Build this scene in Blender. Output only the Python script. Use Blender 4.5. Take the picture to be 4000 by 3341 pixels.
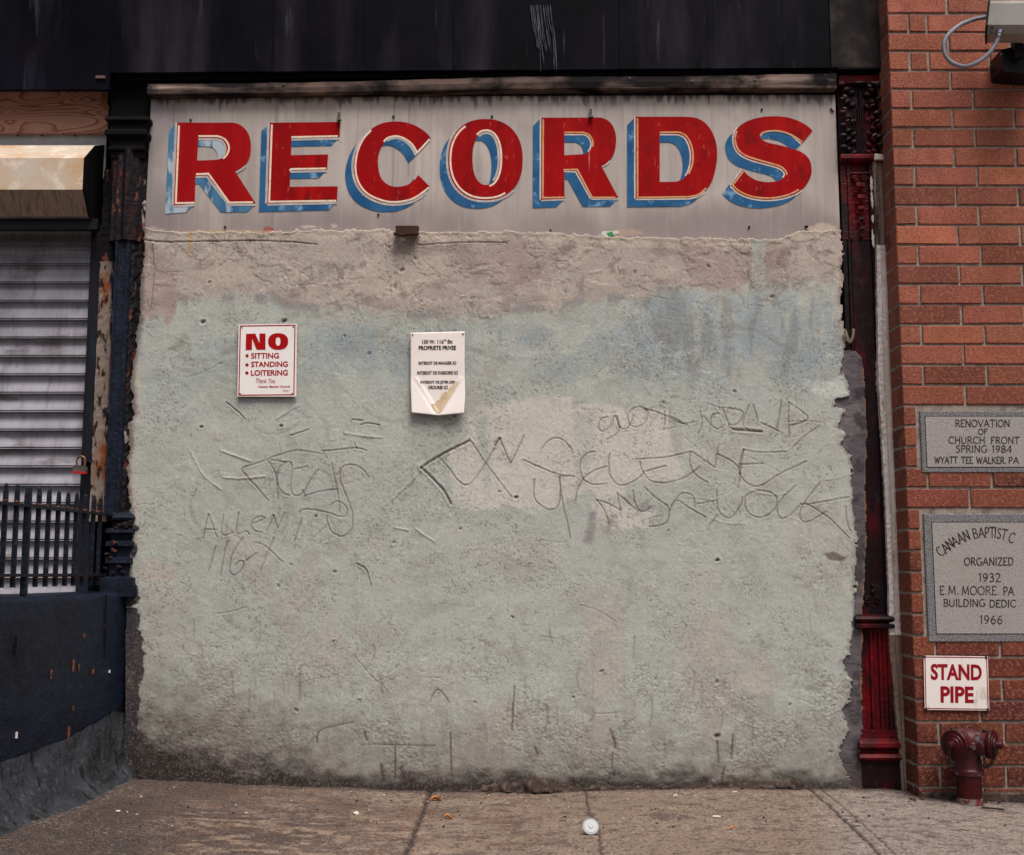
import bpy, math, random
import numpy as np
from mathutils import Vector
from mathutils.geometry import tessellate_polygon

for o in list(bpy.data.objects):
    bpy.data.objects.remove(o, do_unlink=True)
sc = bpy.context.scene
COL = sc.collection
random.seed(11)
RNG = np.random.default_rng(5)

# ------------------------------------------------------------------ camera
F = 4600.0                     # focal length in photograph pixels (photo is 4000 px wide)
S = 1.27e-3                    # metres per photo pixel on the plane of the plaster wall
D = F * S                      # camera to wall, 5.84 m
PITCH = math.atan(560 / F)     # slight upward tilt
ZC = 1.047                     # lens height above the pavement
CX, CY = 2000.0, 1670.5
cam = bpy.data.cameras.new('camera')
cam.sensor_width = 36.0
cam.lens = F / 4000 * 36.0
cam.clip_start = 0.05
cam.clip_end = 500
camo = bpy.data.objects.new('camera', cam)
COL.objects.link(camo)
camo.location = (0, -D, ZC)
camo.rotation_euler = (math.pi / 2 + PITCH, 0, 0)
sc.camera = camo

# ------------------------------------------------------------------ light
SUN_EL, SUN_AZ = math.radians(62), math.radians(24)   # azimuth measured from straight in front of the facade
w = bpy.data.worlds.new('World')
sc.world = w
w.use_nodes = True
nt = w.node_tree
sky = nt.nodes.new('ShaderNodeTexSky')
sky.sky_type = 'NISHITA'
sky.sun_disc = False
sky.sun_elevation = SUN_EL
sky.sun_rotation = math.radians(180) - SUN_AZ
sky.air_density = 1.0
sky.dust_density = 6.0
sky.ozone_density = 0.6
bg = nt.nodes['Background']
bg.inputs['Strength'].default_value = 0.085
nt.links.new(sky.outputs[0], bg.inputs[0])
sl = bpy.data.lights.new('sun', 'SUN')
sl.energy = 2.3
sl.angle = math.radians(30)
sl.color = (1.0, 0.97, 0.925)
so = bpy.data.objects.new('sun', sl)
COL.objects.link(so)
dv = Vector((math.sin(SUN_AZ) * math.cos(SUN_EL), -math.cos(SUN_AZ) * math.cos(SUN_EL), math.sin(SUN_EL)))
so.rotation_euler = dv.to_track_quat('Z', 'Y').to_euler()
so.location = dv * 20
vs = sc.view_settings
sc.display_settings.display_device = 'sRGB'
vs.view_transform = 'Standard'
vs.look = 'None'
vs.exposure = 0.40
vs.gamma = 1.0

# ------------------------------------------------------------------ projection helpers
ct, st = math.cos(PITCH), math.sin(PITCH)

def P(px, py, Y=0.0):
    """photo pixel -> point on the upright plane y = Y"""
    u = (px - CX) / F; v = (CY - py) / F
    dy = ct - v * st; dz = st + v * ct
    t = (Y + D) / dy
    return Vector((u * t, Y, ZC + dz * t))

def Pn(px, py, Y):
    u = (px - CX) / F; v = (CY - py) / F
    dy = ct - v * st; dz = st + v * ct
    t = (Y + D) / dy
    return u * t, Y + 0 * t, ZC + dz * t

GX = [-40, -3, -1.9, -1.27, -.38, .2, 1, 1.8, 2.5, 40]
GZ = [.06, .06, .057, .028, -.006, -.004, .014, .004, -.03, -.05]

def gz(x):
    return float(np.interp(x, GX, GZ))

def G(px, py):
    """photo pixel -> point on the pavement"""
    u = (px - CX) / F; v = (CY - py) / F
    dy = ct - v * st; dz = st + v * ct
    z = 0.0
    for _ in range(6):
        t = (z - ZC) / dz
        z = gz(u * t)
    return Vector((u * t, -D + dy * t, z))

def proj(X, Y, Z):
    dy = Y + D; dz = Z - ZC
    dep = dy * ct + dz * st
    up = -dy * st + dz * ct
    return CX + F * X / dep, CY - F * up / dep

def L(r, g=None, b=None):
    """sRGB 0-255 -> linear"""
    if g is None: r, g, b = r
    f = lambda c: (c / 255 / 12.92) if c / 255 <= .04045 else ((c / 255 + .055) / 1.055) ** 2.4
    return (f(r), f(g), f(b))

def Ln(a):
    a = np.clip(np.asarray(a, dtype=np.float64) / 255, 0, 1)
    return np.where(a <= .04045, a / 12.92, ((a + .055) / 1.055) ** 2.4)

def sstep(a, b, x):
    t = np.clip((x - a) / (b - a), 0, 1)
    return t * t * (3 - 2 * t)

TAB = RNG.random((256, 256))

def vn(x, y, seed=0):
    x = x + seed * 37.17; y = y + seed * 17.71
    xi = np.floor(x).astype(np.int64); yi = np.floor(y).astype(np.int64)
    fx = x - xi; fy = y - yi
    fx = fx * fx * (3 - 2 * fx); fy = fy * fy * (3 - 2 * fy)
    a = TAB[xi % 256, yi % 256]; b = TAB[(xi + 1) % 256, yi % 256]
    c = TAB[xi % 256, (yi + 1) % 256]; d = TAB[(xi + 1) % 256, (yi + 1) % 256]
    return (a * (1 - fx) + b * fx) * (1 - fy) + (c * (1 - fx) + d * fx) * fy

def fbm(x, y, oct=5, seed=0, gain=.5):
    s = 0; a = 1; n = 0
    for i in range(oct):
        s = s + a * vn(x * 2 ** i, y * 2 ** i, seed + i * 3.3); n += a; a *= gain
    return s / n

# ------------------------------------------------------------------ materials
def mat(name, base, layers=(), rough=.7, metal=0.0, spec=.3, bump=None, attr=False, rough2=None):
    """base colour, then layers (colour, scale, threshold, softness, stretch, detail) laid over it by noise"""
    m = bpy.data.materials.new(name)
    m.use_nodes = True
    n = m.node_tree.nodes; l = m.node_tree.links
    b = n['Principled BSDF']
    b.inputs['Roughness'].default_value = rough
    b.inputs['Metallic'].default_value = metal
    b.inputs['Specular IOR Level'].default_value = spec
    tc = n.new('ShaderNodeTexCoord')
    if attr:
        at = n.new('ShaderNodeAttribute'); at.attribute_name = 'Col'; cur = at.outputs['Color']
    else:
        rg = n.new('ShaderNodeRGB'); rg.outputs[0].default_value = (*base, 1); cur = rg.outputs[0]
    for i, ly in enumerate(layers):
        c, scale, th, soft, stretch = ly[:5]
        det = ly[5] if len(ly) > 5 else 6
        mp = n.new('ShaderNodeMapping')
        mp.inputs['Location'].default_value = (i * 3.7, i * 1.9, i * 5.3)
        mp.inputs['Scale'].default_value = stretch
        l.new(tc.outputs['Object'], mp.inputs[0])
        nz = n.new('ShaderNodeTexNoise')
        nz.inputs['Scale'].default_value = scale
        nz.inputs['Detail'].default_value = det
        nz.inputs['Roughness'].default_value = .6
        l.new(mp.outputs[0], nz.inputs['Vector'])
        mr = n.new('ShaderNodeMapRange')
        mr.inputs['From Min'].default_value = th - soft
        mr.inputs['From Max'].default_value = th + soft
        l.new(nz.outputs['Fac'], mr.inputs['Value'])
        mx = n.new('ShaderNodeMix'); mx.data_type = 'RGBA'
        if len(ly) > 6:
            mu = n.new('ShaderNodeMath'); mu.operation = 'MULTIPLY'; mu.inputs[1].default_value = ly[6]
            l.new(mr.outputs[0], mu.inputs[0]); l.new(mu.outputs[0], mx.inputs[0])
        else:
            l.new(mr.outputs[0], mx.inputs[0])
        l.new(cur, mx.inputs[6])
        mx.inputs[7].default_value = (*c, 1)
        cur = mx.outputs[2]
    l.new(cur, b.inputs['Base Color'])
    if bump:
        prev = None
        for sc_, dist, stretch in bump:
            mp = n.new('ShaderNodeMapping'); mp.inputs['Scale'].default_value = stretch
            l.new(tc.outputs['Object'], mp.inputs[0])
            nz = n.new('ShaderNodeTexNoise'); nz.inputs['Scale'].default_value = sc_
            nz.inputs['Detail'].default_value = 5
            l.new(mp.outputs[0], nz.inputs['Vector'])
            bp = n.new('ShaderNodeBump'); bp.inputs['Strength'].default_value = 1
            bp.inputs['Distance'].default_value = dist
            l.new(nz.outputs['Fac'], bp.inputs['Height'])
            if prev: l.new(prev, bp.inputs['Normal'])
            prev = bp.outputs[0]
        l.new(prev, b.inputs['Normal'])
    return m

I3 = (1, 1, 1)
VZ = (1, 1, .12)      # streaks running up and down
HX = (.12, 1, 1)      # streaks running sideways
MT = {}
MT['plaster'] = mat('plaster', (0, 0, 0), attr=True, rough=.92, spec=.15,
    layers=[(L(120, 112, 104), 60, .62, .12, I3, 4, .28), (L(196, 194, 186), 90, .64, .1, I3, 3, .22)],
    bump=[(190, .0011, I3), (45, .0006, I3)])
MT['cement'] = mat('cement', (0, 0, 0), attr=True, rough=.9, spec=.2, bump=[(120, .002, I3), (25, .005, I3)])
MT['pavement'] = mat('pavement', (0, 0, 0), attr=True, rough=.88, spec=.2,
    layers=[(L(56, 46, 43), 110, .60, .05, I3, 3, .6), (L(178, 162, 148), 150, .62, .06, I3, 3, .45), (L(78, 64, 58), 18, .62, .06, (.5, 1, 1), 5, .5)], bump=[(150, .002, I3)])
MT['sheet'] = mat('sheet_metal', (0, 0, 0), attr=True, rough=.5, metal=.0, spec=.4,
    layers=[(L(128, 116, 112), 14, .56, .2, (1, 1, .08), 4, .22), (L(196, 188, 180), 30, .66, .1, (1, 1, .06), 3, .18), (L(110, 98, 96), 5, .62, .12, I3, 8, .3)], bump=[(6, .004, (1, 1, .2))])
RED = L(154, 6, 10)
MT['red_paint'] = mat('red_paint', RED, [(L(130, 6, 14), 5, .54, .2, I3), (L(166, 16, 12), 9, .60, .1, VZ), (L(186, 110, 100), 30, .70, .03, VZ), (L(120, 10, 14), 14, .60, .06, (1, 1, .4)), (L(190, 84, 76), 60, .68, .04, (1, 1, .3), 4, .6)], rough=.6, spec=.06)
MT['red_faded'] = mat('red_faded', L(146, 8, 16), [(L(164, 20, 18), 9, .6, .12, VZ), (L(184, 124, 116), 26, .72, .02, VZ)], rough=.6, spec=.06)
BL = L(46, 96, 136)
MT['blue_paint'] = mat('blue_paint', BL, [(L(30, 78, 122), 8, .52, .12, I3), (L(124, 160, 186), 34, .64, .05, (.4, 1, .4), 6, .8)], rough=.6, spec=.08)
MT['blue_worn'] = mat('blue_worn', L(70, 116, 148), [(L(42, 88, 128), 10, .55, .08, (1, 1, .2)), (L(166, 176, 186), 14, .52, .04, (1, 1, .3))], rough=.6, spec=.08)
MT['cream'] = mat('cream_paint', L(226, 205, 184), [(L(190, 160, 140), 40, .62, .1, I3)], rough=.55)
MT['tan'] = mat('tan_paint', L(196, 148, 108), [(L(196, 134, 50), 5, .58, .08, I3), (L(176, 70, 56), 30, .62, .08, I3)], rough=.55)
MT['white_line'] = mat('white_line', L(198, 188, 182), [(L(176, 160, 155), 20, .58, .1, I3)], rough=.6)
MT['grey_line'] = mat('grey_line', L(168, 160, 158), [(L(190, 182, 178), 20, .58, .1, I3)], rough=.6)
MT['black'] = mat('black_fascia', L(11, 10, 19), [(L(22, 19, 28), 3, .58, .12, (1, 1, .2)), (L(5, 4, 7), 1.6, .52, .12, I3), (L(44, 41, 50), 2.6, .62, .10, (1.3, 1, .22), 8, .8), (L(80, 80, 92), 12, .70, .05, (2, 1, .16), 6, .4)], rough=.5, spec=.04, bump=[(8, .002, I3)])
MT['dull_black'] = mat('matt_black', L(9, 7, 9), [(L(20, 16, 18), 14, .62, .1, I3)], rough=.8, spec=.1)  # even dull black for the dark parts and the backing wall
MT['worn_black'] = mat('worn_black', L(38, 34, 34), [(L(66, 58, 53), 7, .55, .12, I3), (L(22, 20, 24), 6, .54, .1, (1, 1, .5))], rough=.8, spec=.1, bump=[(30, .003, I3)])
MT['wood'] = mat('weathered_wood', L(92, 76, 70), [(L(26, 20, 22), 6, .52, .08, (.3, 1, 1)), (L(140, 120, 110), 16, .62, .08, (.06, 1, 1)), (L(14, 11, 13), 3.4, .54, .05, (.8, 1, 1.2)), (L(122, 84, 62), 4, .64, .04, (.4, 1, 1), 6, .7)], rough=.85, spec=.15, bump=[(30, .004, (.05, 1, 1))])
MT['brick'] = mat('brick', (0, 0, 0), attr=True, rough=.85, spec=.2,
    layers=[(L(84, 44, 36), 2.2, .56, .14, (1.4, 1, .6), 6, .6), (L(184, 124, 100), 60, .58, .08, I3, 4, .4), (L(132, 74, 50), 9, .58, .12, I3, 4, .5), (L(54, 28, 25), 130, .60, .035, I3, 3, .75)], bump=[(140, .004, I3)])
MT['mortar'] = mat('mortar', L(146, 134, 124), [(L(112, 100, 92), 20, .56, .12, I3), (L(168, 154, 142), 60, .62, .1, I3)], rough=.95, spec=.1, bump=[(140, .003, I3)])
MT['navy'] = mat('navy_paint', L(25, 31, 47), [(L(14, 17, 26), 9, .54, .14, I3), (L(58, 62, 72), 40, .66, .06, I3, 5, .6), (L(150, 74, 36), 30, .77, .015, (1, 1, .35))], rough=.55, spec=.15, bump=[(40, .005, I3), (140, .002, I3)])
MT['navy_wall'] = mat('navy_wall_paint', L(17, 25, 42), [(L(9, 13, 24), 3, .54, .12, I3), (L(40, 46, 58), 90, .60, .06, I3, 4, .55), (L(160, 88, 44), 30, .735, .012, (1, 1, .25)), (L(150, 150, 150), 60, .80, .01, I3)], rough=.45, spec=.22, bump=[(110, .004, I3), (9, .012, I3)])
MT['peel'] = mat('peeling_iron', L(17, 12, 17), [(L(118, 66, 48), 15, .585, .025, (1, 1, .4)), (L(60, 28, 24), 9, .58, .05, (1, 1, .4)), (L(20, 16, 24), 22, .58, .03, (1, 1, .5)), (L(168, 160, 160), 18, .74, .02, I3)], rough=.7, spec=.2, bump=[(26, .012, (1, 1, .5)), (90, .004, I3)])
MT['peel_white'] = mat('peeling_white_rust', L(136, 122, 112), [(L(134, 76, 38), 12, .58, .06, (1, 1, .4)), (L(50, 30, 25), 30, .56, .04, (1, 1, .4)), (L(28, 31, 42), 12, .59, .02, (1, 1, .5))], rough=.8, spec=.15, bump=[(40, .008, (1, 1, .5))])
MT['peel_edge'] = mat('peeling_edge', L(20, 16, 20), [(L(150, 140, 140), 13, .60, .03, (1, 1, .35)), (L(116, 56, 40), 17, .60, .04, (1, 1, .4)), (L(18, 15, 18), 26, .56, .03, (1, 1, .5))], rough=.75, spec=.2, bump=[(30, .014, (1, 1, .5))])
MT['crimson'] = mat('crimson_iron', L(98, 4, 14), [(L(34, 8, 14), 8, .52, .1, (1, 1, .4)), (L(20, 15, 20), 5, .58, .06, (1, 1, .35)), (L(128, 22, 30), 26, .66, .05, I3), (L(150, 140, 142), 30, .75, .02, I3)], rough=.5, spec=.15, bump=[(40, .005, I3)])
MT['crimson_dark'] = mat('crimson_dark', L(28, 7, 12), [(L(80, 6, 16), 9, .58, .06, (1, 1, .3)), (L(16, 13, 16), 6, .55, .1, (1, 1, .3)), (L(40, 34, 40), 20, .66, .06, I3)], rough=.5, spec=.15, bump=[(30, .006, (1, 1, .4))])
MT['flake_white'] = mat('flaking_white_wood', L(200, 188, 180), [(L(220, 212, 206), 12, .54, .08, (2, 1, .3)), (L(128, 112, 106), 16, .64, .04, (2, 1, .2)), (L(40, 28, 28), 20, .68, .02, (2, 1, .2)), (L(120, 20, 28), 13, .74, .015, I3)], rough=.85, spec=.15, bump=[(20, .012, (2, 1, .3)), (70, .004, I3)])
MT['flake_grey'] = mat('bare_grey_wood', L(116, 98, 88), [(L(150, 132, 120), 12, .56, .08, (3, 1, .12)), (L(58, 46, 44), 18, .60, .05, (3, 1, .12)), (L(30, 24, 28), 5, .64, .05, (1, 1, .3))], rough=.9, spec=.1, bump=[(24, .010, (3, 1, .15))])
MT['granite'] = mat('polished_granite', L(144, 139, 135), [(L(160, 155, 153), 180, .54, .06, I3, 3), (L(112, 109, 113), 210, .60, .06, I3, 3), (L(150, 134, 128), 5, .6, .1, I3, 4, .4)], rough=.6, spec=.3)
MT['granite_dark'] = mat('rough_granite', L(108, 106, 107), [(L(146, 145, 148), 150, .56, .05, I3, 3), (L(64, 63, 67), 170, .57, .05, I3, 3)], rough=.8, spec=.25, bump=[(170, .003, I3)])
MT['engrave'] = mat('engraved_letters', L(50, 38, 36), [(L(92, 76, 70), 25, .62, .1, I3)], rough=.9, spec=.1)
MT['sign_white'] = mat('white_sign', L(232, 226, 223), [(L(220, 212, 209), 8, .6, .15, I3)], rough=.4, spec=.4)
MT['sign_red'] = mat('sign_red', L(164, 8, 14), [(L(148, 8, 18), 20, .58, .1, I3)], rough=.55, spec=.1)
MT['plate_white'] = mat('stained_white_plate', L(222, 214, 208), [(L(150, 132, 120), 9, .60, .07, (1, 1, .4)), (L(92, 78, 70), 30, .70, .04, I3, 5, .7)], rough=.4, spec=.4)
MT['plate_red'] = mat('plate_red', L(138, 14, 30), [(L(152, 30, 42), 20, .62, .1, I3)], rough=.55, spec=.1)
MT['paper'] = mat('paper', L(234, 225, 219), [(L(224, 213, 206), 5, .58, .15, I3)], rough=.75, spec=.2)
MT['paper_stain'] = mat('paper_stain', L(206, 184, 156), [(L(190, 164, 132), 30, .58, .1, I3)], rough=.8, spec=.15)
MT['ink'] = mat('black_ink', L(14, 11, 11), rough=.7, spec=.2)
MT['screw'] = mat('screw_head', L(96, 92, 92), [(L(50, 40, 36), 200, .55, .1, I3)], rough=.5, metal=.4)
MT['rust_screw'] = mat('rusty_screw', L(46, 26, 20), [(L(98, 56, 34), 200, .6, .1, I3)], rough=.8)
MT['plywood'] = None
MT['galv'] = mat('galvanised_steel', L(152, 150, 157), [(L(120, 116, 124), 5, .54, .14, (1, 1, .5)), (L(156, 153, 160), 26, .60, .1, (3, 1, .2), 5, .6), (L(92, 86, 92), 12, .60, .08, (2.5, 1, .4), 6, .5), (L(84, 74, 76), 8, .62, .05, (.4, 1, 1), 6, .7)], rough=.45, metal=.12, spec=.45)
MT['hood'] = mat('rust_streaked_hood', L(192, 178, 162), [(L(188, 156, 122), 5, .56, .1, (.8, 1, .7)), (L(184, 130, 82), 9, .68, .06, (1, 1, .4), 6, .7), (L(224, 212, 198), 10, .62, .1, I3)], rough=.55, spec=.3)
MT['hood_under'] = mat('hood_underside', L(150, 128, 110), [(L(112, 96, 84), 18, .56, .1, (4, 1, .2)), (L(176, 148, 122), 30, .64, .08, (4, 1, .2))], rough=.7, spec=.25)
MT['flashing'] = mat('pale_flashing', L(160, 160, 160), [(L(140, 138, 140), 5, .56, .15, I3), (L(176, 174, 172), 20, .62, .1, I3)], rough=.6, spec=.3)
MT['iron'] = mat('railing_iron', L(18, 23, 35), [(L(10, 12, 18), 16, .56, .1, I3), (L(66, 74, 86), 50, .66, .06, I3, 4, .7), (L(140, 74, 40), 24, .72, .03, I3)], rough=.5, spec=.2, bump=[(70, .004, I3)])
MT['rust'] = mat('rust', L(136, 72, 40), [(L(70, 34, 24), 60, .55, .1, I3)], rough=.9, spec=.1)
MT['skirt'] = mat('cement_skirt', L(54, 57, 63), [(L(36, 37, 40), 5, .54, .12, (1, 1, 1)), (L(80, 80, 82), 40, .60, .06, I3, 6, .6), (L(26, 24, 25), 9, .60, .05, (2.5, 2.5, .4))], rough=.9, spec=.15, bump=[(50, .006, I3), (10, .016, I3)])
MT['ledge'] = mat('broken_cement', L(64, 52, 49), [(L(98, 84, 76), 24, .58, .1, I3), (L(32, 26, 26), 14, .58, .08, I3)], rough=.95, spec=.1, bump=[(70, .006, I3)])
MT['pipe_red'] = mat('standpipe_red', L(60, 6, 13), [(L(44, 5, 11), 12, .54, .1, I3), (L(112, 92, 96), 26, .70, .03, I3), (L(140, 46, 52), 50, .68, .05, I3, 4, .6)], rough=.42, spec=.25, bump=[(60, .003, I3)])
MT['pipe_chip'] = mat('chipped_red', L(66, 8, 16), [(L(90, 82, 88), 22, .60, .04, I3), (L(70, 14, 22), 10, .6, .08, I3)], rough=.5, spec=.4, bump=[(60, .003, I3)])
MT['pipe_base'] = mat('bare_pipe_foot', L(120, 108, 104), [(L(104, 26, 32), 26, .53, .04, I3), (L(70, 58, 56), 50, .60, .06, I3)], rough=.8, bump=[(60, .004, I3)])
MT['dark_iron'] = mat('dark_iron', L(30, 20, 24), [(L(66, 22, 28), 40, .6, .1, I3)], rough=.5, spec=.4)
MT['housing'] = mat('pale_housing', L(150, 145, 140), [(L(134, 128, 122), 6, .58, .14, I3)], rough=.4, spec=.4)
MT['conduit'] = mat('grey_conduit', L(128, 130, 142), [(L(108, 110, 122), 60, .56, .1, I3)], rough=.4, spec=.5)
MT['steel'] = mat('bright_steel', L(140, 142, 150), rough=.28, metal=.85)
MT['mount'] = mat('black_mount', L(14, 14, 17), rough=.45, spec=.25)
MT['lock_body'] = mat('lock_steel', L(112, 100, 98), [(L(80, 70, 68), 60, .56, .1, HX)], rough=.4, metal=.5)
MT['lock_red'] = mat('lock_red_band', L(170, 22, 32), rough=.45)
MT['brass'] = mat('dull_brass', L(140, 104, 74), [(L(90, 66, 50), 60, .58, .1, I3)], rough=.35, metal=.7)
MT['lid'] = mat('white_plastic_lid', L(160, 162, 163), rough=.35, spec=.5)
MT['leaf'] = mat('dry_leaf', L(176, 106, 48), [(L(206, 150, 90), 60, .58, .08, I3), (L(120, 62, 30), 50, .62, .06, I3)], rough=.8, spec=.2)
MT['butt'] = mat('cigarette_paper', L(214, 204, 194), rough=.8)
MT['filter'] = mat('cork_filter', L(186, 110, 52), rough=.8)
MT['scrap'] = mat('pale_scraps', L(200, 186, 172), rough=.8)
MT['twig'] = mat('twig', L(40, 32, 28), rough=.9)
MT['sticker'] = mat('torn_label', L(196, 192, 184), rough=.6)
MT['green'] = mat('green_print', L(40, 128, 66), rough=.6)
MT['rust_chip'] = mat('rust_chip', L(116, 72, 44), [(L(70, 40, 32), 40, .5, .1, I3)], rough=.85)
MT['white_chip'] = mat('white_paint_chip', L(206, 198, 190), rough=.8)

def plywood_mat():
    m = bpy.data.materials.new('plywood'); m.use_nodes = True
    n = m.node_tree.nodes; l = m.node_tree.links; b = n['Principled BSDF']
    tc = n.new('ShaderNodeTexCoord'); mp = n.new('ShaderNodeMapping')
    mp.inputs['Scale'].default_value = (.9, 1, 3.4)
    l.new(tc.outputs['Object'], mp.inputs[0])
    nz = n.new('ShaderNodeTexNoise'); nz.inputs['Scale'].default_value = 2.1; nz.inputs['Detail'].default_value = 1.5
    nz.inputs['Distortion'].default_value = .7
    l.new(mp.outputs[0], nz.inputs['Vector'])
    ml = n.new('ShaderNodeMath'); ml.operation = 'MULTIPLY'; ml.inputs[1].default_value = 14
    l.new(nz.outputs['Fac'], ml.inputs[0])
    fr = n.new('ShaderNodeMath'); fr.operation = 'FRACT'; l.new(ml.outputs[0], fr.inputs[0])
    rp = n.new('ShaderNodeValToRGB')
    e = rp.color_ramp.elements
    e[0].position = 0; e[0].color = (*L(206, 156, 132), 1)
    e[1].position = 1; e[1].color = (*L(156, 96, 78), 1)
    k = e.new(.6); k.color = (*L(196, 142, 118), 1)
    k = e.new(.85); k.color = (*L(158, 98, 80), 1)
    l.new(fr.outputs[0], rp.inputs[0])
    n2 = n.new('ShaderNodeTexNoise'); n2.inputs['Scale'].default_value = 3
    mx = n.new('ShaderNodeMix'); mx.data_type = 'RGBA'; mx.blend_type = 'MULTIPLY'; mx.inputs[0].default_value = .5
    l.new(rp.outputs[0], mx.inputs[6]); l.new(n2.outputs['Fac'], mx.inputs[7])
    l.new(mx.outputs[2], b.inputs['Base Color'])
    b.inputs['Roughness'].default_value = .8
    return m
MT['plywood'] = plywood_mat()

# ------------------------------------------------------------------ object helpers
ORG = {}

def thing(name, label, cat, loc=(0, 0, 0), group=None):
    o = bpy.data.objects.new(name, None)
    o.empty_display_size = .1
    COL.objects.link(o); o.location = loc
    ORG[o.name] = Vector(loc)
    o['label'] = label; o['category'] = cat
    if group: o['group'] = group
    return o

def tag(o, label, cat, group=None):
    o['label'] = label; o['category'] = cat
    if group: o['group'] = group
    return o

class MB:
    """collects shapes (world coordinates) and links them as ONE mesh object"""
    def __init__(s): s.v = []; s.f = []; s.c = []
    def add(s, vs, fs, col=None):
        b = len(s.v); s.v += [tuple(x) for x in vs]
        s.f += [tuple(b + i for i in f) for f in fs]
        s.c += [col] * len(fs)
        return s
    def box(s, x0, x1, y0, y1, z0, z1, col=None, ch=0.0, jit=0.0):
        """box; ch chamfers the edges of its front (y0) face"""
        j = lambda: random.uniform(-jit, jit)
        if ch <= 0:
            v = [(x, y, z) for x in (x0, x1) for y in (y0, y1) for z in (z0, z1)]
            return s.add(v, [(0, 1, 3, 2), (4, 6, 7, 5), (0, 4, 5, 1), (2, 3, 7, 6), (0, 2, 6, 4), (1, 5, 7, 3)], col)
        v = []
        for a, y, c in ((ch, y0, 0), (0, y0 + ch, 0), (0, y1, 0)):
            for (x, z) in ((x0 + a, z0 + a), (x1 - a, z0 + a), (x1 - a, z1 - a), (x0 + a, z1 - a)):
                v.append((x + j(), y + j() * .5, z + j()))
        f = [(0, 1, 2, 3)]
        for k in (0, 4):
            for i in range(4):
                f.append((k + i, k + 4 + i, k + 4 + (i + 1) % 4, k + (i + 1) % 4))
        f.append((11, 10, 9, 8))
        return s.add(v, f, col)
    def prism(s, loop, y0, y1, col=None):
        """pixel-free prism: loop of (x,z), from y0 (front) to y1"""
        n = len(loop)
        tri = tessellate_polygon([[Vector((p[0], p[1], 0)) for p in loop]])
        v = [(p[0], y0, p[1]) for p in loop] + [(p[0], y1, p[1]) for p in loop]
        f = [tuple(t) for t in tri] + [tuple(n + i for i in reversed(t)) for t in tri]
        f += [(i, (i + 1) % n, n + (i + 1) % n, n + i) for i in range(n)]
        return s.add(v, f, col)
    def tube(s, pts, r, seg=10, rr=None, cap=True):
        pts = [Vector(p) for p in pts]; n = len(pts); v = []; f = []
        up = Vector((0, 0, 1)); prev = None
        for i, p in enumerate(pts):
            d = (pts[min(i + 1, n - 1)] - pts[max(i - 1, 0)]).normalized()
            if prev is None:
                a = d.cross(up)
                if a.length < .01: a = d.cross(Vector((1, 0, 0)))
                a.normalize()
            else:
                a = prev - d * prev.dot(d); a.normalize()
            prev = a; b = d.cross(a)
            R = rr[i] if rr else r
            for k in range(seg):
                t = 2 * math.pi * k / seg
                v.append(p + a * (R * math.cos(t)) + b * (R * math.sin(t)))
        for i in range(n - 1):
            for k in range(seg):
                f.append((i * seg + k, i * seg + (k + 1) % seg, (i + 1) * seg + (k + 1) % seg, (i + 1) * seg + k))
        if cap:
            f.append(tuple(range(seg))[::-1]); f.append(tuple((n - 1) * seg + k for k in range(seg)))
        return s.add(v, f)
    def lathe(s, base, axis, prof, seg=28):
        """prof: (distance along the axis, radius)"""
        base = Vector(base); ax = Vector(axis).normalized()
        return s.tube([base + ax * (h + 1e-6 * i) for i, (h, r) in enumerate(prof)], 0, seg, [max(r, 1e-5) for h, r in prof]) if False else s._lathe(base, ax, prof, seg)
    def _lathe(s, base, ax, prof, seg):
        a = ax.cross(Vector((0, 0, 1)))
        if a.length < .01: a = Vector((1, 0, 0))
        a.normalize(); b = ax.cross(a); v = []; f = []; n = len(prof)
        for h, r in prof:
            for k in range(seg):
                t = 2 * math.pi * k / seg
                v.append(base + ax * h + a * (r * math.cos(t)) + b * (r * math.sin(t)))
        for i in range(n - 1):
            for k in range(seg):
                f.append((i * seg + k, i * seg + (k + 1) % seg, (i + 1) * seg + (k + 1) % seg, (i + 1) * seg + k))
        f.append(tuple(range(seg))[::-1]); f.append(tuple((n - 1) * seg + k for k in range(seg)))
        return s.add(v, f)
    def blob(s, c, r, seg=12, ring=8, rot=0.0, nz=0.0):
        """ellipsoid with radii r, turned by rot in the facade plane"""
        v = []; f = []; cr, sr = math.cos(rot), math.sin(rot)
        for i in range(ring + 1):
            th = math.pi * i / ring
            for k in range(seg):
                ph = 2 * math.pi * k / seg
                q = 1 + random.uniform(-nz, nz)
                x = r[0] * math.sin(th) * math.cos(ph) * q; y = r[1] * math.sin(th) * math.sin(ph) * q; z = r[2] * math.cos(th) * q
                v.append((c[0] + x * cr - z * sr, c[1] + y, c[2] + x * sr + z * cr))
        for i in range(ring):
            for k in range(seg):
                f.append((i * seg + k, i * seg + (k + 1) % seg, (i + 1) * seg + (k + 1) % seg, (i + 1) * seg + k))
        return s.add(v, f)
    def build(s, name, m, parent=None, smooth=False):
        me = bpy.data.meshes.new(name)
        org = ORG.get(parent.name, Vector()) if parent else Vector()
        me.from_pydata([(x[0] - org[0], x[1] - org[1], x[2] - org[2]) for x in s.v], [], s.f)
        o = bpy.data.objects.new(name, me); COL.objects.link(o)
        me.materials.append(MT[m])
        if any(c is not None for c in s.c):
            ca = me.color_attributes.new('Col', 'FLOAT_COLOR', 'CORNER')
            arr = np.zeros((len(me.loops), 4), dtype=np.float32); arr[:, 3] = 1
            for p, c in zip(me.polygons, s.c):
                arr[p.loop_start:p.loop_start + p.loop_total, :3] = c
            ca.data.foreach_set('color', arr.ravel())
        if smooth:
            me.polygons.foreach_set('use_smooth', [True] * len(me.polygons))
            me.update(); me.set_sharp_from_angle(angle=math.radians(38))
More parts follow.
